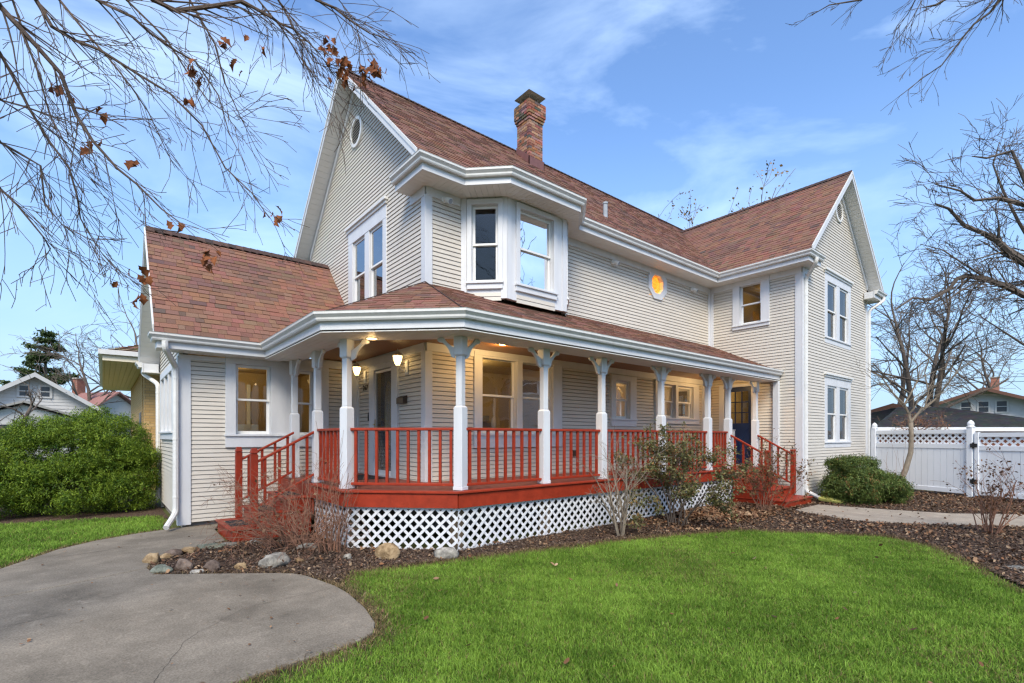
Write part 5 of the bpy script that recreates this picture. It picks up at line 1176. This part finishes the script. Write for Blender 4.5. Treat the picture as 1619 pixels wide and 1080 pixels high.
def guided(name, label, base, hub, trunk_r, limbs, R, m='bark', twig_n=5, tl=(.3, .8), droop=.10, minr=.003, lev=2, leaves=(), leaf_size=.1, depthjit=.3, ang=.45, tw=1.0, bend=.09, split=(1, 2), lw=.82):
    """tree whose trunk stands outside the view and whose surveyed limbs reach into it: limbs = (points, depth0, depth1, radius)"""
    t = thing(name, label, 'tree', base); tm = MB(); hub = Vector(hub); b_ = Vector(base)
    tm.tube([b_+Vector((0, 0, -.1)), b_.lerp(hub, .35)+Vector((.05, 0, 0)), b_.lerp(hub, .7), hub], [trunk_r*1.25, trunk_r, trunk_r*.85, trunk_r*.6], 12); tm.build('trunk', m, t, smooth=True)
    mb = MB()
    for pl, D0, D1, r0 in limbs:
        n = len(pl); q = [at(px, py, D=D0+(D1-D0)*i/(n-1)+(R.uniform(-.5, .5)*depthjit*.4 if 0 < i < n-1 else 0)) for i, (px, py) in enumerate(pl)]
        r0 *= lw; rr_ = [max(minr, r0*(1-.8*i/(n-1))) for i in range(n)]
        far = hub.lerp(q[0], .5)+Vector((0, 0, .12*(q[0]-hub).length))
        mb.tube([hub, far]+q, [max(trunk_r*.35, r0*1.8), r0*1.35]+rr_, 6)
        for i in range(n):
            for k in range(twig_n):
                a_, c_ = q[max(0, i-1)], q[i]; p_ = a_.lerp(c_, R.random()); dd = ((q[min(n-1, i+1)]-a_).normalized() if i < n-1 or n > 1 else Vector((0, 0, -1)))
                ax = dd.orthogonal(); ax.rotate(Matrix.Rotation(R.uniform(0, 2*PI), 3, dd)); nd = dd.copy(); nd.rotate(Matrix.Rotation(R.gauss(ang, .2), 3, ax))
                twigs(mb, p_, nd, R.uniform(*tl)*(1-.35*i/n), max(minr, rr_[i]*.42*tw), lev, R, bend, droop, split, 4, .55, .6, None, minr)
    mb.build('crown', m, t)
    for px, py, D in leaves:
        c_ = at(px, py, D=D)
        for k in range(R.randint(3, 5)):
            lf = MB(); s_ = leaf_size*R.uniform(.6, 1.2); o_ = c_+Vector((R.gauss(0, .05), R.gauss(0, .05), R.gauss(-.02, .05))); ax = Vector((R.gauss(0, .5), R.gauss(0, .5), -1)).normalized(); sd_ = ax.orthogonal().normalized(); sd_.rotate(Matrix.Rotation(R.uniform(0, 6), 3, ax)); nn = ax.cross(sd_)
            prof = [(0, .02), (.15, .16), (.28, .42), (.42, .26), (.55, .46), (.72, .22), (1, 0)]
            mid_ = [o_+ax*s_*a_+nn*s_*.12*math.sin(a_*3) for a_, _ in prof]
            for sg in (1, -1):
                ed_ = [o_+ax*s_*a_+sd_*sg*s_*w_*.8+nn*s_*(.30*w_+.12*math.sin(a_*3)) for a_, w_ in prof]
                for i in range(len(prof)-1): lf.face([mid_[i], mid_[i+1], ed_[i+1], ed_[i]])
            lf.build('leaf', 'deadleaf', t)
    return t
OV = [([(0, 10), (25, 37), (57, 72), (96, 116), (121, 183), (146, 222), (185, 266), (216, 291), (256, 331), (290, 356)], 4.6, 5.0, .030),
    ([(0, 158), (37, 168), (86, 185), (148, 203)], 4.9, 5.2, .016), ([(57, 0), (82, 42), (119, 64), (158, 79), (213, 114), (269, 148), (319, 198), (356, 265), (398, 305), (426, 345)], 5.0, 5.6, .024),
    ([(94, 0), (138, 54), (171, 91), (208, 138), (235, 178), (260, 232), (277, 266)], 5.4, 5.8, .016), ([(153, 0), (210, 27), (237, 52), (272, 77), (310, 98), (345, 150), (362, 210), (385, 255)], 5.2, 5.8, .020),
    ([(242, 0), (279, 17), (334, 10), (383, 2), (430, 28), (442, 37), (463, 45), (488, 67), (507, 87)], 5.4, 6.0, .034), ([(430, 28), (447, 47), (467, 80), (492, 115), (512, 145), (540, 168)], 5.9, 6.1, .014) ,
    ([(440, 0), (450, 17), (463, 43), (480, 70), (495, 97), (513, 105), (532, 108)], 5.8, 6.0, .015), ([(500, 0), (528, 12), (560, 37), (585, 53), (625, 65)], 5.8, 6.2, .022), ([(540, 5), (563, 40), (570, 72), (567, 93)], 6.0, 6.1, .007),
    ([(0, 84), (25, 129), (47, 173), (79, 225), (109, 265), (122, 310), (127, 345), (140, 368), (162, 402), (188, 432)], 4.8, 5.3, .018), ([(0, 225), (30, 242), (64, 262), (71, 322), (97, 354), (148, 382)], 4.6, 4.9, .016), ([(0, 298), (28, 325), (68, 374), (80, 393), (61, 423)], 4.5, 4.8, .013),
    ([(200, 0), (262, 60), (300, 120), (330, 160), (375, 190), (420, 165)], 5.6, 6.0, .014), ([(300, 0), (340, 70), (355, 130), (380, 185), (405, 235)], 5.8, 6.2, .015), ([(20, 0), (40, 60), (62, 120), (78, 180), (105, 230), (150, 290), (190, 350)], 5.2, 5.7, .014)]
OV[6] = ([(300, -40), (400, -10), (436, 33), (447, 47), (467, 80), (492, 115), (512, 145), (540, 168)], 5.7, 6.1, .016)
guided('overhanging_tree', 'bare tree overhanging the upper left with drooping twigs and few brown leaves', (-3.4, 3.6, 0), (-2.6, 3.9, 6.2), .26, OV, random.Random(31), 'limb', 3, (.3, .9), .05, .0030, 2,
    [(512, 68, 5.9), (535, 78, 5.9), (525, 98, 6.0), (545, 108, 6.0), (575, 118, 6.1), (588, 104, 6.1), (560, 122, 6.1), (328, 402, 5.0), (228, 428, 5.2), (205, 432, 5.2), (318, 105, 5.4), (430, 330, 5.5), (92, 130, 4.9), (222, 255, 5.2), (270, 345, 5.0), (232, 465, 5.2), (600, 98, 6.1), (520, 62, 5.9), (552, 100, 6.0), (580, 110, 6.1), (330, 395, 5.0), (310, 112, 5.4), (355, 70, 5.6), (300, 160, 5.3), (170, 175, 5.0), (375, 95, 5.7), (410, 60, 5.7), (540, 92, 6.0), (150, 230, 5.0)], .13)
TR = [([(1420, -30), (1360, 0), (1311, 8), (1280, 26)], 7.0, 7.4, .020), ([(1460, -30), (1447, 0), (1435, 23), (1418, 42), (1410, 70)], 7.0, 7.2, .012), ([(1470, -30), (1458, 0), (1435, 42), (1406, 77)], 7.2, 7.4, .011), ([(1600, -30), (1581, 0), (1565, 20), (1540, 38), (1521, 61), (1489, 103), (1458, 124), (1424, 151)], 6.6, 7.2, .024), ([(1540, -30), (1480, 8), (1458, 12)], 6.9, 7.0, .03), ([(1540, 30), (1521, 61), (1504, 65), (1483, 75), (1445, 94)], 7.0, 7.2, .009), ([(1600, -20), (1555, 0), (1530, 10), (1512, 10)], 6.7, 6.9, .013)]
TR[5] = ([(1590, -35), (1560, 15), (1521, 61), (1504, 65), (1483, 75), (1445, 94)], 6.8, 7.2, .012)
guided('yard_tree', 'bare tree whose branch tips hang into the top right corner', (7.2, -2.6, 0), (7.0, -1.9, 6.6), .24, TR, random.Random(41), 'bark', 2, (.25, .6), .06, .0028, 2)
BT = [([(1660, 480), (1619, 467), (1593, 454), (1556, 441), (1528, 436), (1513, 441), (1500, 458), (1471, 474), (1443, 471), (1415, 490)], 23, 22, .20), ([(1660, 440), (1619, 415), (1598, 401), (1576, 380), (1556, 369), (1526, 358), (1500, 330), (1478, 322)], 23, 22.5, .22), ([(1650, 335), (1619, 324), (1578, 313), (1541, 317), (1519, 302), (1478, 291)], 23, 22, .14), ([(1640, 330), (1615, 272), (1600, 239), (1560, 250), (1537, 247)], 23, 22.5, .13), ([(1590, 453), (1556, 438), (1520, 415), (1490, 395), (1455, 386)], 22.6, 22, .07), ([(1640, 400), (1610, 350), (1585, 300), (1570, 260), (1580, 225)], 24, 24, .10), ([(1600, 395), (1570, 402), (1550, 408), (1520, 415)], 22.6, 22.3, .06), ([(1540, 436), (1515, 462), (1495, 478), (1470, 490)], 22.3, 21.8, .06), ([(1660, 560), (1619, 545), (1580, 520), (1550, 500)], 23, 22, .09)]
BT[4] = ([(1660, 500), (1600, 452), (1556, 438), (1520, 415), (1490, 395), (1455, 386)], 23, 22, .09)
BT[6] = ([(1660, 430), (1600, 395), (1570, 402), (1550, 408), (1520, 415)], 23, 22.3, .08)
BT[7] = ([(1660, 490), (1560, 438), (1515, 462), (1495, 478), (1470, 490)], 23, 21.8, .08)
tb = at(1760, YH, D=24)
guided('spreading_tree', 'large bare spreading tree reaching in from the right', (tb.x, tb.y, 0), (tb.x-.3, tb.y, 5.5), .45, BT, random.Random(51), 'bark', 3, (1.0, 2.8), .0, .010, 2, (), .1, 1.0, .6, .8, .16, (2, 4))
# a bare street tree behind the camera: it shows in the window glass
tree('street_tree', 'tall bare street tree behind the viewpoint mirrored in the windows', (-9.0, -11.0, 0), 14, .34, random.Random(61), 10, .8, 3, 'bark', .25, crown=.42, minr=.012)
tree('street_tree', 'second bare street tree behind the viewpoint mirrored in the windows', (5.5, -12.0, 0), 14, .34, random.Random(62), 10, .8, 3, 'bark', .25, crown=.42, minr=.012)

# spruce on the left
def spruce(base, H_, label):
    t = thing('spruce_tree', label, 'tree', base); R = random.Random(9); mb = MB(); mb.tube([base, (base[0], base[1], H_)], [.28, .03], 8); mb.build('trunk', 'bark', t)
    bm_ = MB(); C_ = []; D_ = []
    z = H_*.22
    while z < H_*.98:
        f = 1-(z/H_); L = H_*.36*f+.35
        for k in range(R.randint(3, 4)):
            a_ = R.uniform(0, 2*PI); LL = L*R.uniform(.7, 1.2); p_ = Vector((base[0], base[1], z)); d_ = Vector((math.cos(a_), math.sin(a_), R.uniform(-.05, .25)))
            q = [p_+d_*LL*i/5+Vector((0, 0, .10*LL*(i/5)**2)) for i in range(6)]; bm_.tube(q, [.05*(1-.15*i) for i in range(6)], 4)
            for i in range(int(120*LL/3)+14):
                g = R.uniform(.25, 1.05); j = min(4, int(g*5)); c_ = q[j].lerp(q[j+1], g*5-j); w_ = .26*(1.15-g)+.10
                C_.append(c_+Vector((R.gauss(0, w_), R.gauss(0, w_), R.gauss(.02, .09)))); D_.append((R.gauss(0, .4), R.gauss(0, .4), 1))
        z += H_*.055
    bm_.build('limbs', 'bark', t); C_ = np.array([tuple(c_) for c_ in C_]); C_ = np.repeat(C_, 4, 0)+nrg.normal(0, .09, (len(C_)*4, 3)); D_ = np.repeat(np.array(D_), 4, 0)
    leafcloud('needles', C_, D_, .30, .42, mixcol(len(C_), (.050, .085, .030), (.12, .16, .055)), 'leaf', t, 0)
spruce(gp(72, 46), 11.8, 'tall layered spruce behind the white cottage')

# ================================================================== fence and gate
fence = thing('fence', 'white vinyl privacy fence with lattice top beside the wing', 'fence', (18.2, 3.8, 0))
fa, fb_ = Vector((18.50, 4.80, 0)), Vector((17.55, 2.45, 0)); fd = (fb_-fa).normalized(); FF = Fr(fa, fd, Vector((fd.y, -fd.x)) if Vector((fd.y, -fd.x)).dot(Vector((-1, 0))) > 0 else -Vector((fd.y, -fd.x))); FLn = (fb_-fa).length
def fpost(fr, u, parent, top=1.86, hw=.065, z0=-.1, cap_=True):
    o = one('post', 'vinyl', parent, lambda m_: fr.box(m_, u-hw, u+hw, z0, top, -hw, hw), bevel=.006)
    if cap_:
        c_ = fr.p(u, top, 0); one('post_cap', 'vinyl', o, lambda m_: m_.lathe(tuple(c_), [(.088, 0), (.088, .02), (.062, .04), (.075, .07), (.07, .115), (.04, .16), (.008, .185)], 12))
    return o
fpost(FF, 0, fence); fpost(FF, FLn, fence)
def fpanel(fr, u0, u1, z0, z1, parent, lat=.27, nb=None):
    one('top_rail', 'vinyl', parent, lambda m_: fr.box(m_, u0, u1, z1-.11, z1, -.03, .03), bevel=.005); one('mid_rail', 'vinyl', parent, lambda m_: fr.box(m_, u0, u1, z1-.11-lat-.13, z1-.11-lat, -.03, .03), bevel=.005); one('bottom_rail', 'vinyl', parent, lambda m_: fr.box(m_, u0, u1, z0, z0+.12, -.03, .03), bevel=.005)
    n = nb or max(3, int((u1-u0)/.155)); w_ = (u1-u0)/n
    for k in range(n): one('board', 'vinyl', parent, lambda m_: fr.box(m_, u0+k*w_+.0035, u0+(k+1)*w_-.0035, z0+.118, z1-.11-lat-.128, -.012, .012))
    p_, q_ = fr.p(u0, 0, 0), fr.p(u1, 0, 0)
    if Vector(((q_-p_).y, -(q_-p_).x)).dot(Vector((fr.n.x, fr.n.y))) < 0: p_, q_ = q_, p_
    lattice_panel((p_.x, p_.y), (q_.x, q_.y), z1-.11-lat, z1-.11, parent, 'vinyl', .115, .045, 'lattice_panel', False)
fpanel(FF, .07, FLn-.07, .10, 1.80, fence)
gate = thing('gate', 'white vinyl gate with lattice top hinged to the fence post', 'gate', tuple(FF.p(FLn+.8, 0)))
g0, g1 = FLn+.10, FLn+1.45
for u in (g0+.045, g1-.045): fpost(FF, u, gate, 1.72, .045, .08, False)
fpanel(FF, g0+.09, g1-.09, .10, 1.71, gate, .22)
one('hinge', 'black', gate, lambda m_: (FF.box(m_, FLn+.03, FLn+.18, 1.33, 1.43, .066, .085), FF.box(m_, FLn+.07, FLn+.12, 1.30, 1.46, .066, .08)), bevel=.004)
one('hinge', 'black', gate, lambda m_: (FF.box(m_, FLn+.03, FLn+.18, .40, .50, .066, .085), FF.box(m_, FLn+.07, FLn+.12, .37, .53, .066, .08)), bevel=.004)
fence2 = thing('fence', 'white vinyl fence run on the far side of the gate', 'fence', tuple(FF.p(g1+.9, 0)))
fpost(FF, g1+.09, fence2); fpanel(FF, g1+.16, g1+1.9, .10, 1.80, fence2)

# ================================================================== neighbours
M['tanbrick'] = None
def brickmat(name, c1, c2, mort, sc_, vertical='XZ'):
    m = bpy.data.materials.new(name); m.use_nodes = True; t_ = m.node_tree; b = t_.nodes['Principled BSDF']; b.inputs['Roughness'].default_value = .9
    br = t_.nodes.new('ShaderNodeTexBrick'); tcn = t_.nodes.new('ShaderNodeTexCoord'); sx = t_.nodes.new('ShaderNodeSeparateXYZ'); cb_ = t_.nodes.new('ShaderNodeCombineXYZ'); ad = t_.nodes.new('ShaderNodeMath')
    t_.links.new(tcn.outputs['Object'], sx.inputs[0]); t_.links.new(sx.outputs[0], ad.inputs[0]); t_.links.new(sx.outputs[1], ad.inputs[1]); t_.links.new(ad.outputs[0], cb_.inputs[0]); t_.links.new(sx.outputs[2], cb_.inputs[1]); t_.links.new(cb_.outputs[0], br.inputs['Vector'])
    br.inputs['Color1'].default_value = (*c1, 1); br.inputs['Color2'].default_value = (*c2, 1); br.inputs['Mortar'].default_value = (*mort, 1); br.inputs['Scale'].default_value = sc_; br.inputs['Mortar Size'].default_value = .012; br.inputs['Brick Width'].default_value = .5; br.inputs['Row Height'].default_value = .2
    t_.links.new(br.outputs[0], b.inputs['Base Color']); return m
M['tanbrick'] = brickmat('tan_brick', (.55, .36, .15), (.46, .28, .10), (.26, .19, .11), 2.4)
M['cream'] = mat('cream_paint', (.80, .72, .55), .6, .05, 3); M['whitesid'] = mat('white_siding', (.47, .465, .45), .6, .06, 2); M['dark'] = mat('dark_window', (.035, .04, .05), .15, spec=.6); M['tanroof'] = mat('tan_shingle', (.42, .27, .15), .9, .15, 10, .4, 60, attr='Col')
M['slate'] = mat('dark_grey_shingle', (.13, .135, .135), .95, .3, 9, .5, 40, spec=.15); M['redroof'] = mat('reddish_shingle', (.30, .15, .13), .9, .2, 8); M['paleroof'] = mat('pale_grey_shingle', (.30, .29, .27), .9, .15, 6); M['browntrim'] = mat('brown_trim', (.12, .055, .035), .7)
# brick bungalow on the left, behind the low wing
bun = thing('brick_bungalow', 'tan brick bungalow with deep cream eaves behind the low wing', 'house', (1.6, 21, 0))
BX, BYf, BZ = .95, 18.6, 3.72
one('wall', 'tanbrick', bun, lambda m_: (m_.box(BX, 6, BYf+.9, 28, 0, BZ), m_.box(BX, BX+.55, BYf, BYf+.45, 0, BZ)))
one('eave', 'cream', bun, lambda m_: (m_.box(BX-.95, 7, BYf-1.0, 29, BZ, BZ+.02), m_.box(BX-.97, 7, BYf-1.02, BYf-.98, BZ-.02, BZ+.26), m_.box(BX-.97, BX-.93, BYf-.98, 29, BZ-.02, BZ+.26)))
for k in range(7): one('soffit_board', 'cream', bun, lambda m_: m_.box(BX-.92+k*.13, BX-.80+k*.13, BYf-.97, 28, BZ-.018, BZ-.001))
one('gutter', 'gutter', bun, lambda m_: (m_.box(BX-1.06, 7, BYf-1.11, BYf-1.022, BZ+.14, BZ+.27), m_.box(BX-1.06, BX-.972, BYf-1.02, 29, BZ+.14, BZ+.27)))
def hiproof(m_, x0, x1, y0, y1, z0, pitch, cols=None):
    h_ = min(x1-x0, y1-y0)/2; z1 = z0+h_*pitch
    if (x1-x0) < (y1-y0): a_, b_ = (x0+h_, y0+h_), (x0+h_, y1-h_)
    else: a_, b_ = (x0+h_, y0+h_), (x1-h_, y0+h_)
    A, B = (*a_, z1), (*b_, z1); c0, c1, c2, c3 = (x0, y0, z0), (x1, y0, z0), (x1, y1, z0), (x0, y1, z0)
    if (x1-x0) < (y1-y0): fs = [[c0, c1, A], [c1, c2, B, A], [c2, c3, B], [c3, c0, A, B]]
    else: fs = [[c0, c1, B, A], [c1, c2, B], [c2, c3, A, B], [c3, c0, A]]
    for f_ in fs: m_.face(f_)
    m_.face([c3, c2, c1, c0])
    return fs
def courses(parent, fs, e, pal, name, m):
    """shingle courses laid on roof faces as thin strips split into tabs, joined"""
    rest = MB()
    for f_ in fs:
        P0, P1 = Vector(f_[0]), Vector(f_[1]); U = (P1-P0).normalized(); V = Vector(f_[2])-P0; V -= U*V.dot(U); L = V.length; V.normalize(); Nn = U.cross(V); Nn = Nn if Nn.z > 0 else -Nn
        poly = [((Vector(p)-P0).dot(U), (Vector(p)-P0).dot(V)) for p in f_]; v = 0.
        while v < L:
            u = min(p[0] for p in poly)
            while u < max(p[0] for p in poly):
                w_ = rng.uniform(.5, .95)*e*2.4; q = clip_convex([(u, v), (u+w_, v), (u+w_, v+e), (u, v+e)], poly)
                if len(q) >= 3:
                    c_ = tuple(x*rng.uniform(.75, 1.2) for x in rng.choice(pal)); rest.face([P0+U*a_+V*b_+Nn*(.03*(1-(b_-v)/e)+.004) for a_, b_ in q], c_)
                u += w_
            v += e
    stuff(rest.build(name, m, parent))
mb = MB(); fs = hiproof(mb, BX-.98, 7, BYf-1.03, 29, BZ+.24, .42); rf = mb.build('roof', 'tanroof', bun); courses(rf, fs, .16, [(.42, .27, .15), (.36, .22, .12), (.46, .31, .19)], 'shingles', 'tanroof')
one('corner_board', 'cream', bun, lambda m_: m_.box(BX+.58, BX+.70, BYf+.3, BYf+.42, 0, BZ)); one('window', 'dark', bun, lambda m_: m_.box(BX-.02, BX+.02, BYf+1.4, BYf+2.4, 1.0, 2.4))
# white cottage far left
def cottage(name, label, o, ux, W_, Dp, ze, zr, wm, rm, porch=True, chim=None, wins=(), over=.5, trim='whitesid', ptrim=None):
    """front gabled cottage: o = front centre, ux = unit vector along the front (to the viewer's right)"""
    t = thing(name, label, 'house', (o[0], o[1], 0)); u = Vector((ux[0], ux[1], 0)).normalized(); n_ = Vector((u.y, -u.x, 0)); O = Vector((o[0], o[1], 0)); fr = Fr(O, u, n_)
    one('wall', wm, t, lambda m_: m_.prism([fr.p(-W_/2, 0, 0), fr.p(W_/2, 0, 0), fr.p(W_/2, ze, 0), fr.p(0, zr-.1, 0), fr.p(-W_/2, ze, 0)], -n_*Dp))
    nb = int((zr)/.22)
    for k in range(nb):
        z_ = k*.22; hw = W_/2 if z_ < ze else W_/2*(zr-.1-z_)/(zr-.1-ze)
        if hw > .2: one('clapboard', wm, t, lambda m_: m_.hexa([fr.p(-hw, z_, 0), fr.p(hw, z_, 0), fr.p(hw, z_, .03), fr.p(-hw, z_, .03), fr.p(-hw, z_+.2, 0), fr.p(hw, z_+.2, 0), fr.p(hw, z_+.2, .006), fr.p(-hw, z_+.2, .006)]))
    sl_ = (zr-ze)/(W_/2)
    for s_ in (-1, 1):
        e_ = W_/2+over; ze2 = zr-sl_*e_
        rf_ = one('roof', rm, t, lambda m_: m_.prism([fr.p(0, zr, over), fr.p(s_*e_, ze2, over), fr.p(s_*e_, ze2, -Dp-over), fr.p(0, zr, -Dp-over)], (0, 0, .12)))
        one('rake_board', ptrim or trim, t, lambda m_: m_.hexa([fr.p(0, zr-.16, over+.02), fr.p(s_*e_, ze2-.16, over+.02), fr.p(s_*e_, ze2-.16, over+.07), fr.p(0, zr-.16, over+.07), fr.p(0, zr+.13, over+.02), fr.p(s_*e_, ze2+.13, over+.02), fr.p(s_*e_, ze2+.13, over+.07), fr.p(0, zr+.13, over+.07)]))
    for (wu, wz, ww, wh) in wins:
        wn = one('window', trim, t, lambda m_: (fr.box(m_, wu-ww/2-.13, wu-ww/2, wz-.1, wz+wh+.13, .0, .09), fr.box(m_, wu+ww/2, wu+ww/2+.13, wz-.1, wz+wh+.13, .0, .09), fr.box(m_, wu-ww/2, wu+ww/2, wz+wh, wz+wh+.13, .0, .088), fr.box(m_, wu-ww/2, wu+ww/2, wz-.1, wz, 0, .088), fr.box(m_, wu-ww/2, wu+ww/2, wz+wh/2-.03, wz+wh/2+.03, .03, .08)))
        one('pane', 'dark', wn, lambda m_: fr.box(m_, wu-ww/2, wu+ww/2, wz, wz+wh, .032, .045))
    if chim:
        cu, cdp, cz0, cz1, cw = chim
        c_ = one('chimney', brickmat('red_brick', (.33, .12, .07), (.26, .09, .055), (.3, .25, .2), 2.2), t, lambda m_: fr.box(m_, cu-cw/2, cu+cw/2, cz0, cz1, -cdp-cw, -cdp)); one('chimney_cap', 'mortar', c_, lambda m_: fr.box(m_, cu-cw/2-.06, cu+cw/2+.06, cz1, cz1+.1, -cdp-cw-.06, -cdp+.06))
    return t, fr
def facing(px): d_ = ray(px, YH); return (d_.y, -d_.x)
c0 = at(55, YH, D=33)
cot, cf = cottage('cottage', 'white gabled cottage with enclosed porch far left', (c0.x, c0.y), facing(50), 6.0, 9, 3.7, 5.7, 'whitesid', 'paleroof', wins=((-.5, 4.3, .45, .65), (.5, 4.3, .45, .65)), over=.6)
ce = thing('porch_annex', 'lower white gabled porch in front of the far left cottage', 'porch', tuple(cf.p(0, 0, 1.2)))
pf = Fr(cf.p(-.3, 0, 2.0), cf.u, cf.n)
one('wall', 'whitesid', ce, lambda m_: m_.prism([pf.p(-2.9, 0, 0), pf.p(2.4, 0, 0), pf.p(2.4, 2.7, 0), pf.p(-.2, 3.6, 0), pf.p(-2.9, 2.7, 0)], -pf.n*1.94))
for s_, e_ in ((-1, -3.5), (1, 3.2)): one('roof', 'paleroof', ce, lambda m_: m_.prism([pf.p(-.2, 3.75, .4), pf.p(e_, 2.55, .4), pf.p(e_, 2.55, -1.9), pf.p(-.2, 3.75, -1.9)], (0, 0, .14)))
for k, u in enumerate((-2.2, -1.2, .9, 1.8)):
    wn = one('window', 'whitesid', ce, lambda m_: (pf.box(m_, u-.52, u-.38, .9, 2.5, .0, .07), pf.box(m_, u+.38, u+.52, .9, 2.5, .0, .07), pf.box(m_, u-.38, u+.38, 2.36, 2.5, .0, .068), pf.box(m_, u-.38, u+.38, 1.62, 1.68, .0, .06))); one('pane', 'dark', wn, lambda m_: pf.box(m_, u-.38, u+.38, .9, 2.36, .02, .035))
c1 = at(112, YH, D=40)
cottage('cottage', 'cottage with faded red roof and brick chimney behind the white one', (c1.x, c1.y), (-RV.x*.3-FV.x, -RV.y*.3-FV.y), 5.0, 5, 3.2, 5.0, 'whitesid', 'redroof', chim=(0, .6, 4.2, 6.2, .6), over=.4)
# garage with dark hip roof behind the fence, and houses beyond
gar = thing('garage', 'white garage with dark grey hip roof behind the fence', 'garage', (26, 4.0, 0))
gc = at(1520, YH, D=21); gu = Vector((RV.x, RV.y, 0)); gn = Vector((FV.x, FV.y, 0))
def GP(a_, b_, z): q = Vector((gc.x, gc.y, 0))+gu*a_+gn*b_; return (q.x, q.y, z)
ga0, ga1, gb1 = -3.5, 5.6, 6.5
one('wall', mat('brick_red_siding', (.20, .075, .05), .8, .3, 3), gar, lambda m_: m_.hexa([GP(ga0, .3, 0), GP(ga1, .3, 0), GP(ga1, gb1, 0), GP(ga0, gb1, 0), GP(ga0, .3, 1.92), GP(ga1, .3, 1.92), GP(ga1, gb1, 1.92), GP(ga0, gb1, 1.92)]))
gz = 1.98; gp1, gp2 = GP(ga0+3.4, 3.3, 3.05), GP(ga1-3.4, 3.3, 3.05); e0, e1, e2, e3 = GP(ga0-.3, -.1, gz), GP(ga1+.3, -.1, gz), GP(ga1+.3, gb1+.3, gz), GP(ga0-.3, gb1+.3, gz)
grf = one('roof', 'slate', gar, lambda m_: [m_.face(f_) for f_ in ([e0, e1, gp2, gp1], [e1, e2, gp2], [e2, e3, gp1, gp2], [e3, e0, gp1], [e3, e2, e1, e0])])
M['slate2'] = mat('slate_tabs', (.045, .047, .048), .95, .2, 9, spec=.15, attr='Col')
courses(grf, ([e0, e1, gp2, gp1], [e3, e0, gp1]), .15, [(.13, .135, .135), (.15, .155, .155), (.105, .11, .112)], 'shingles', 'slate2')
one('eave_board', 'vinyl', gar, lambda m_: m_.hexa([GP(ga0-.35, -.16, gz-.14), GP(ga1+.35, -.16, gz-.14), GP(ga1+.35, -.08, gz-.14), GP(ga0-.35, -.08, gz-.14), GP(ga0-.35, -.16, gz+.03), GP(ga1+.35, -.16, gz+.03), GP(ga1+.35, -.08, gz+.03), GP(ga0-.35, -.08, gz+.03)]))
bareshrub('dry_vine', 'heap of dry brown vine lying on the dark garage roof', GP(-1.9, -.1, 1.85), 60, .75, .012, random.Random(71), 1.2, 2, .05, 'twig', (260, .09, .6, BROWN), .3, (2, 3), .7, brad=1.0)
cc = at(1555, YH, D=46)
cottage('cottage', 'white gabled cottage with three attic windows and brick chimney beyond the garage', (cc.x, cc.y), facing(1520), 11.5, 10, 3.8, 6.0, 'whitesid', 'paleroof', chim=(.85, 2.2, 5.2, 7.2, .6), wins=((-1.2, 3.9, .65, .95), (0, 3.9, .65, .95), (1.2, 3.9, .65, .95)), over=1.1, ptrim='browntrim')
ch2 = at(1412, YH, D=34)
cottage('shed', 'cream outbuilding with pale roof just right of the wing', (ch2.x, ch2.y), facing(1412), 4.2, 5, 3.05, 3.75, 'cream', 'whitesid', over=.5, ptrim='browntrim')
nb = Vector((23.5, -9.5))
cottage('house', 'grey house across the side yard, seen only as a reflection in the porch windows', (nb.x, nb.y), (-.73, -.68), 14, 9, 4.6, 8.2, mat('grey_siding', (.30, .30, .29), .7, .1, 2), 'slate', chim=(1.5, 3, 6, 9.6, .8), wins=((-3, 1.2, 1.1, 1.6), (0, 1.2, 1.1, 1.6), (3, 1.2, 1.1, 1.6), (-1.4, 4.6, .9, 1.3), (1.4, 4.6, .9, 1.3)), over=.6)
tree('street_tree', 'bare tree beside the grey house mirrored in the porch windows', (15.0, -7.0, 0), 11, .28, random.Random(63), 9, .8, 3, 'bark', .25, crown=.42, minr=.012)
# wires
for k, (y0_, y1_, lab) in enumerate(((565, 562, 'uppermost overhead cable at the right'), (592, 590, 'middle overhead cable above the garage'), (600, 597, 'lowest overhead cable above the garage'))):
    a_, b_ = at(1340, y0_+6, D=30), at(1900, y1_-10, D=30); mid_ = (a_+b_)/2-Vector((0, 0, .25))
    tag(one('power_cable', 'black', None, lambda m_: m_.tube([a_, a_.lerp(mid_, .5)-Vector((0, 0, .05)), mid_, b_.lerp(mid_, .5)-Vector((0, 0, .05)), b_], .014, 5)), lab, 'cable', 'overhead cables')
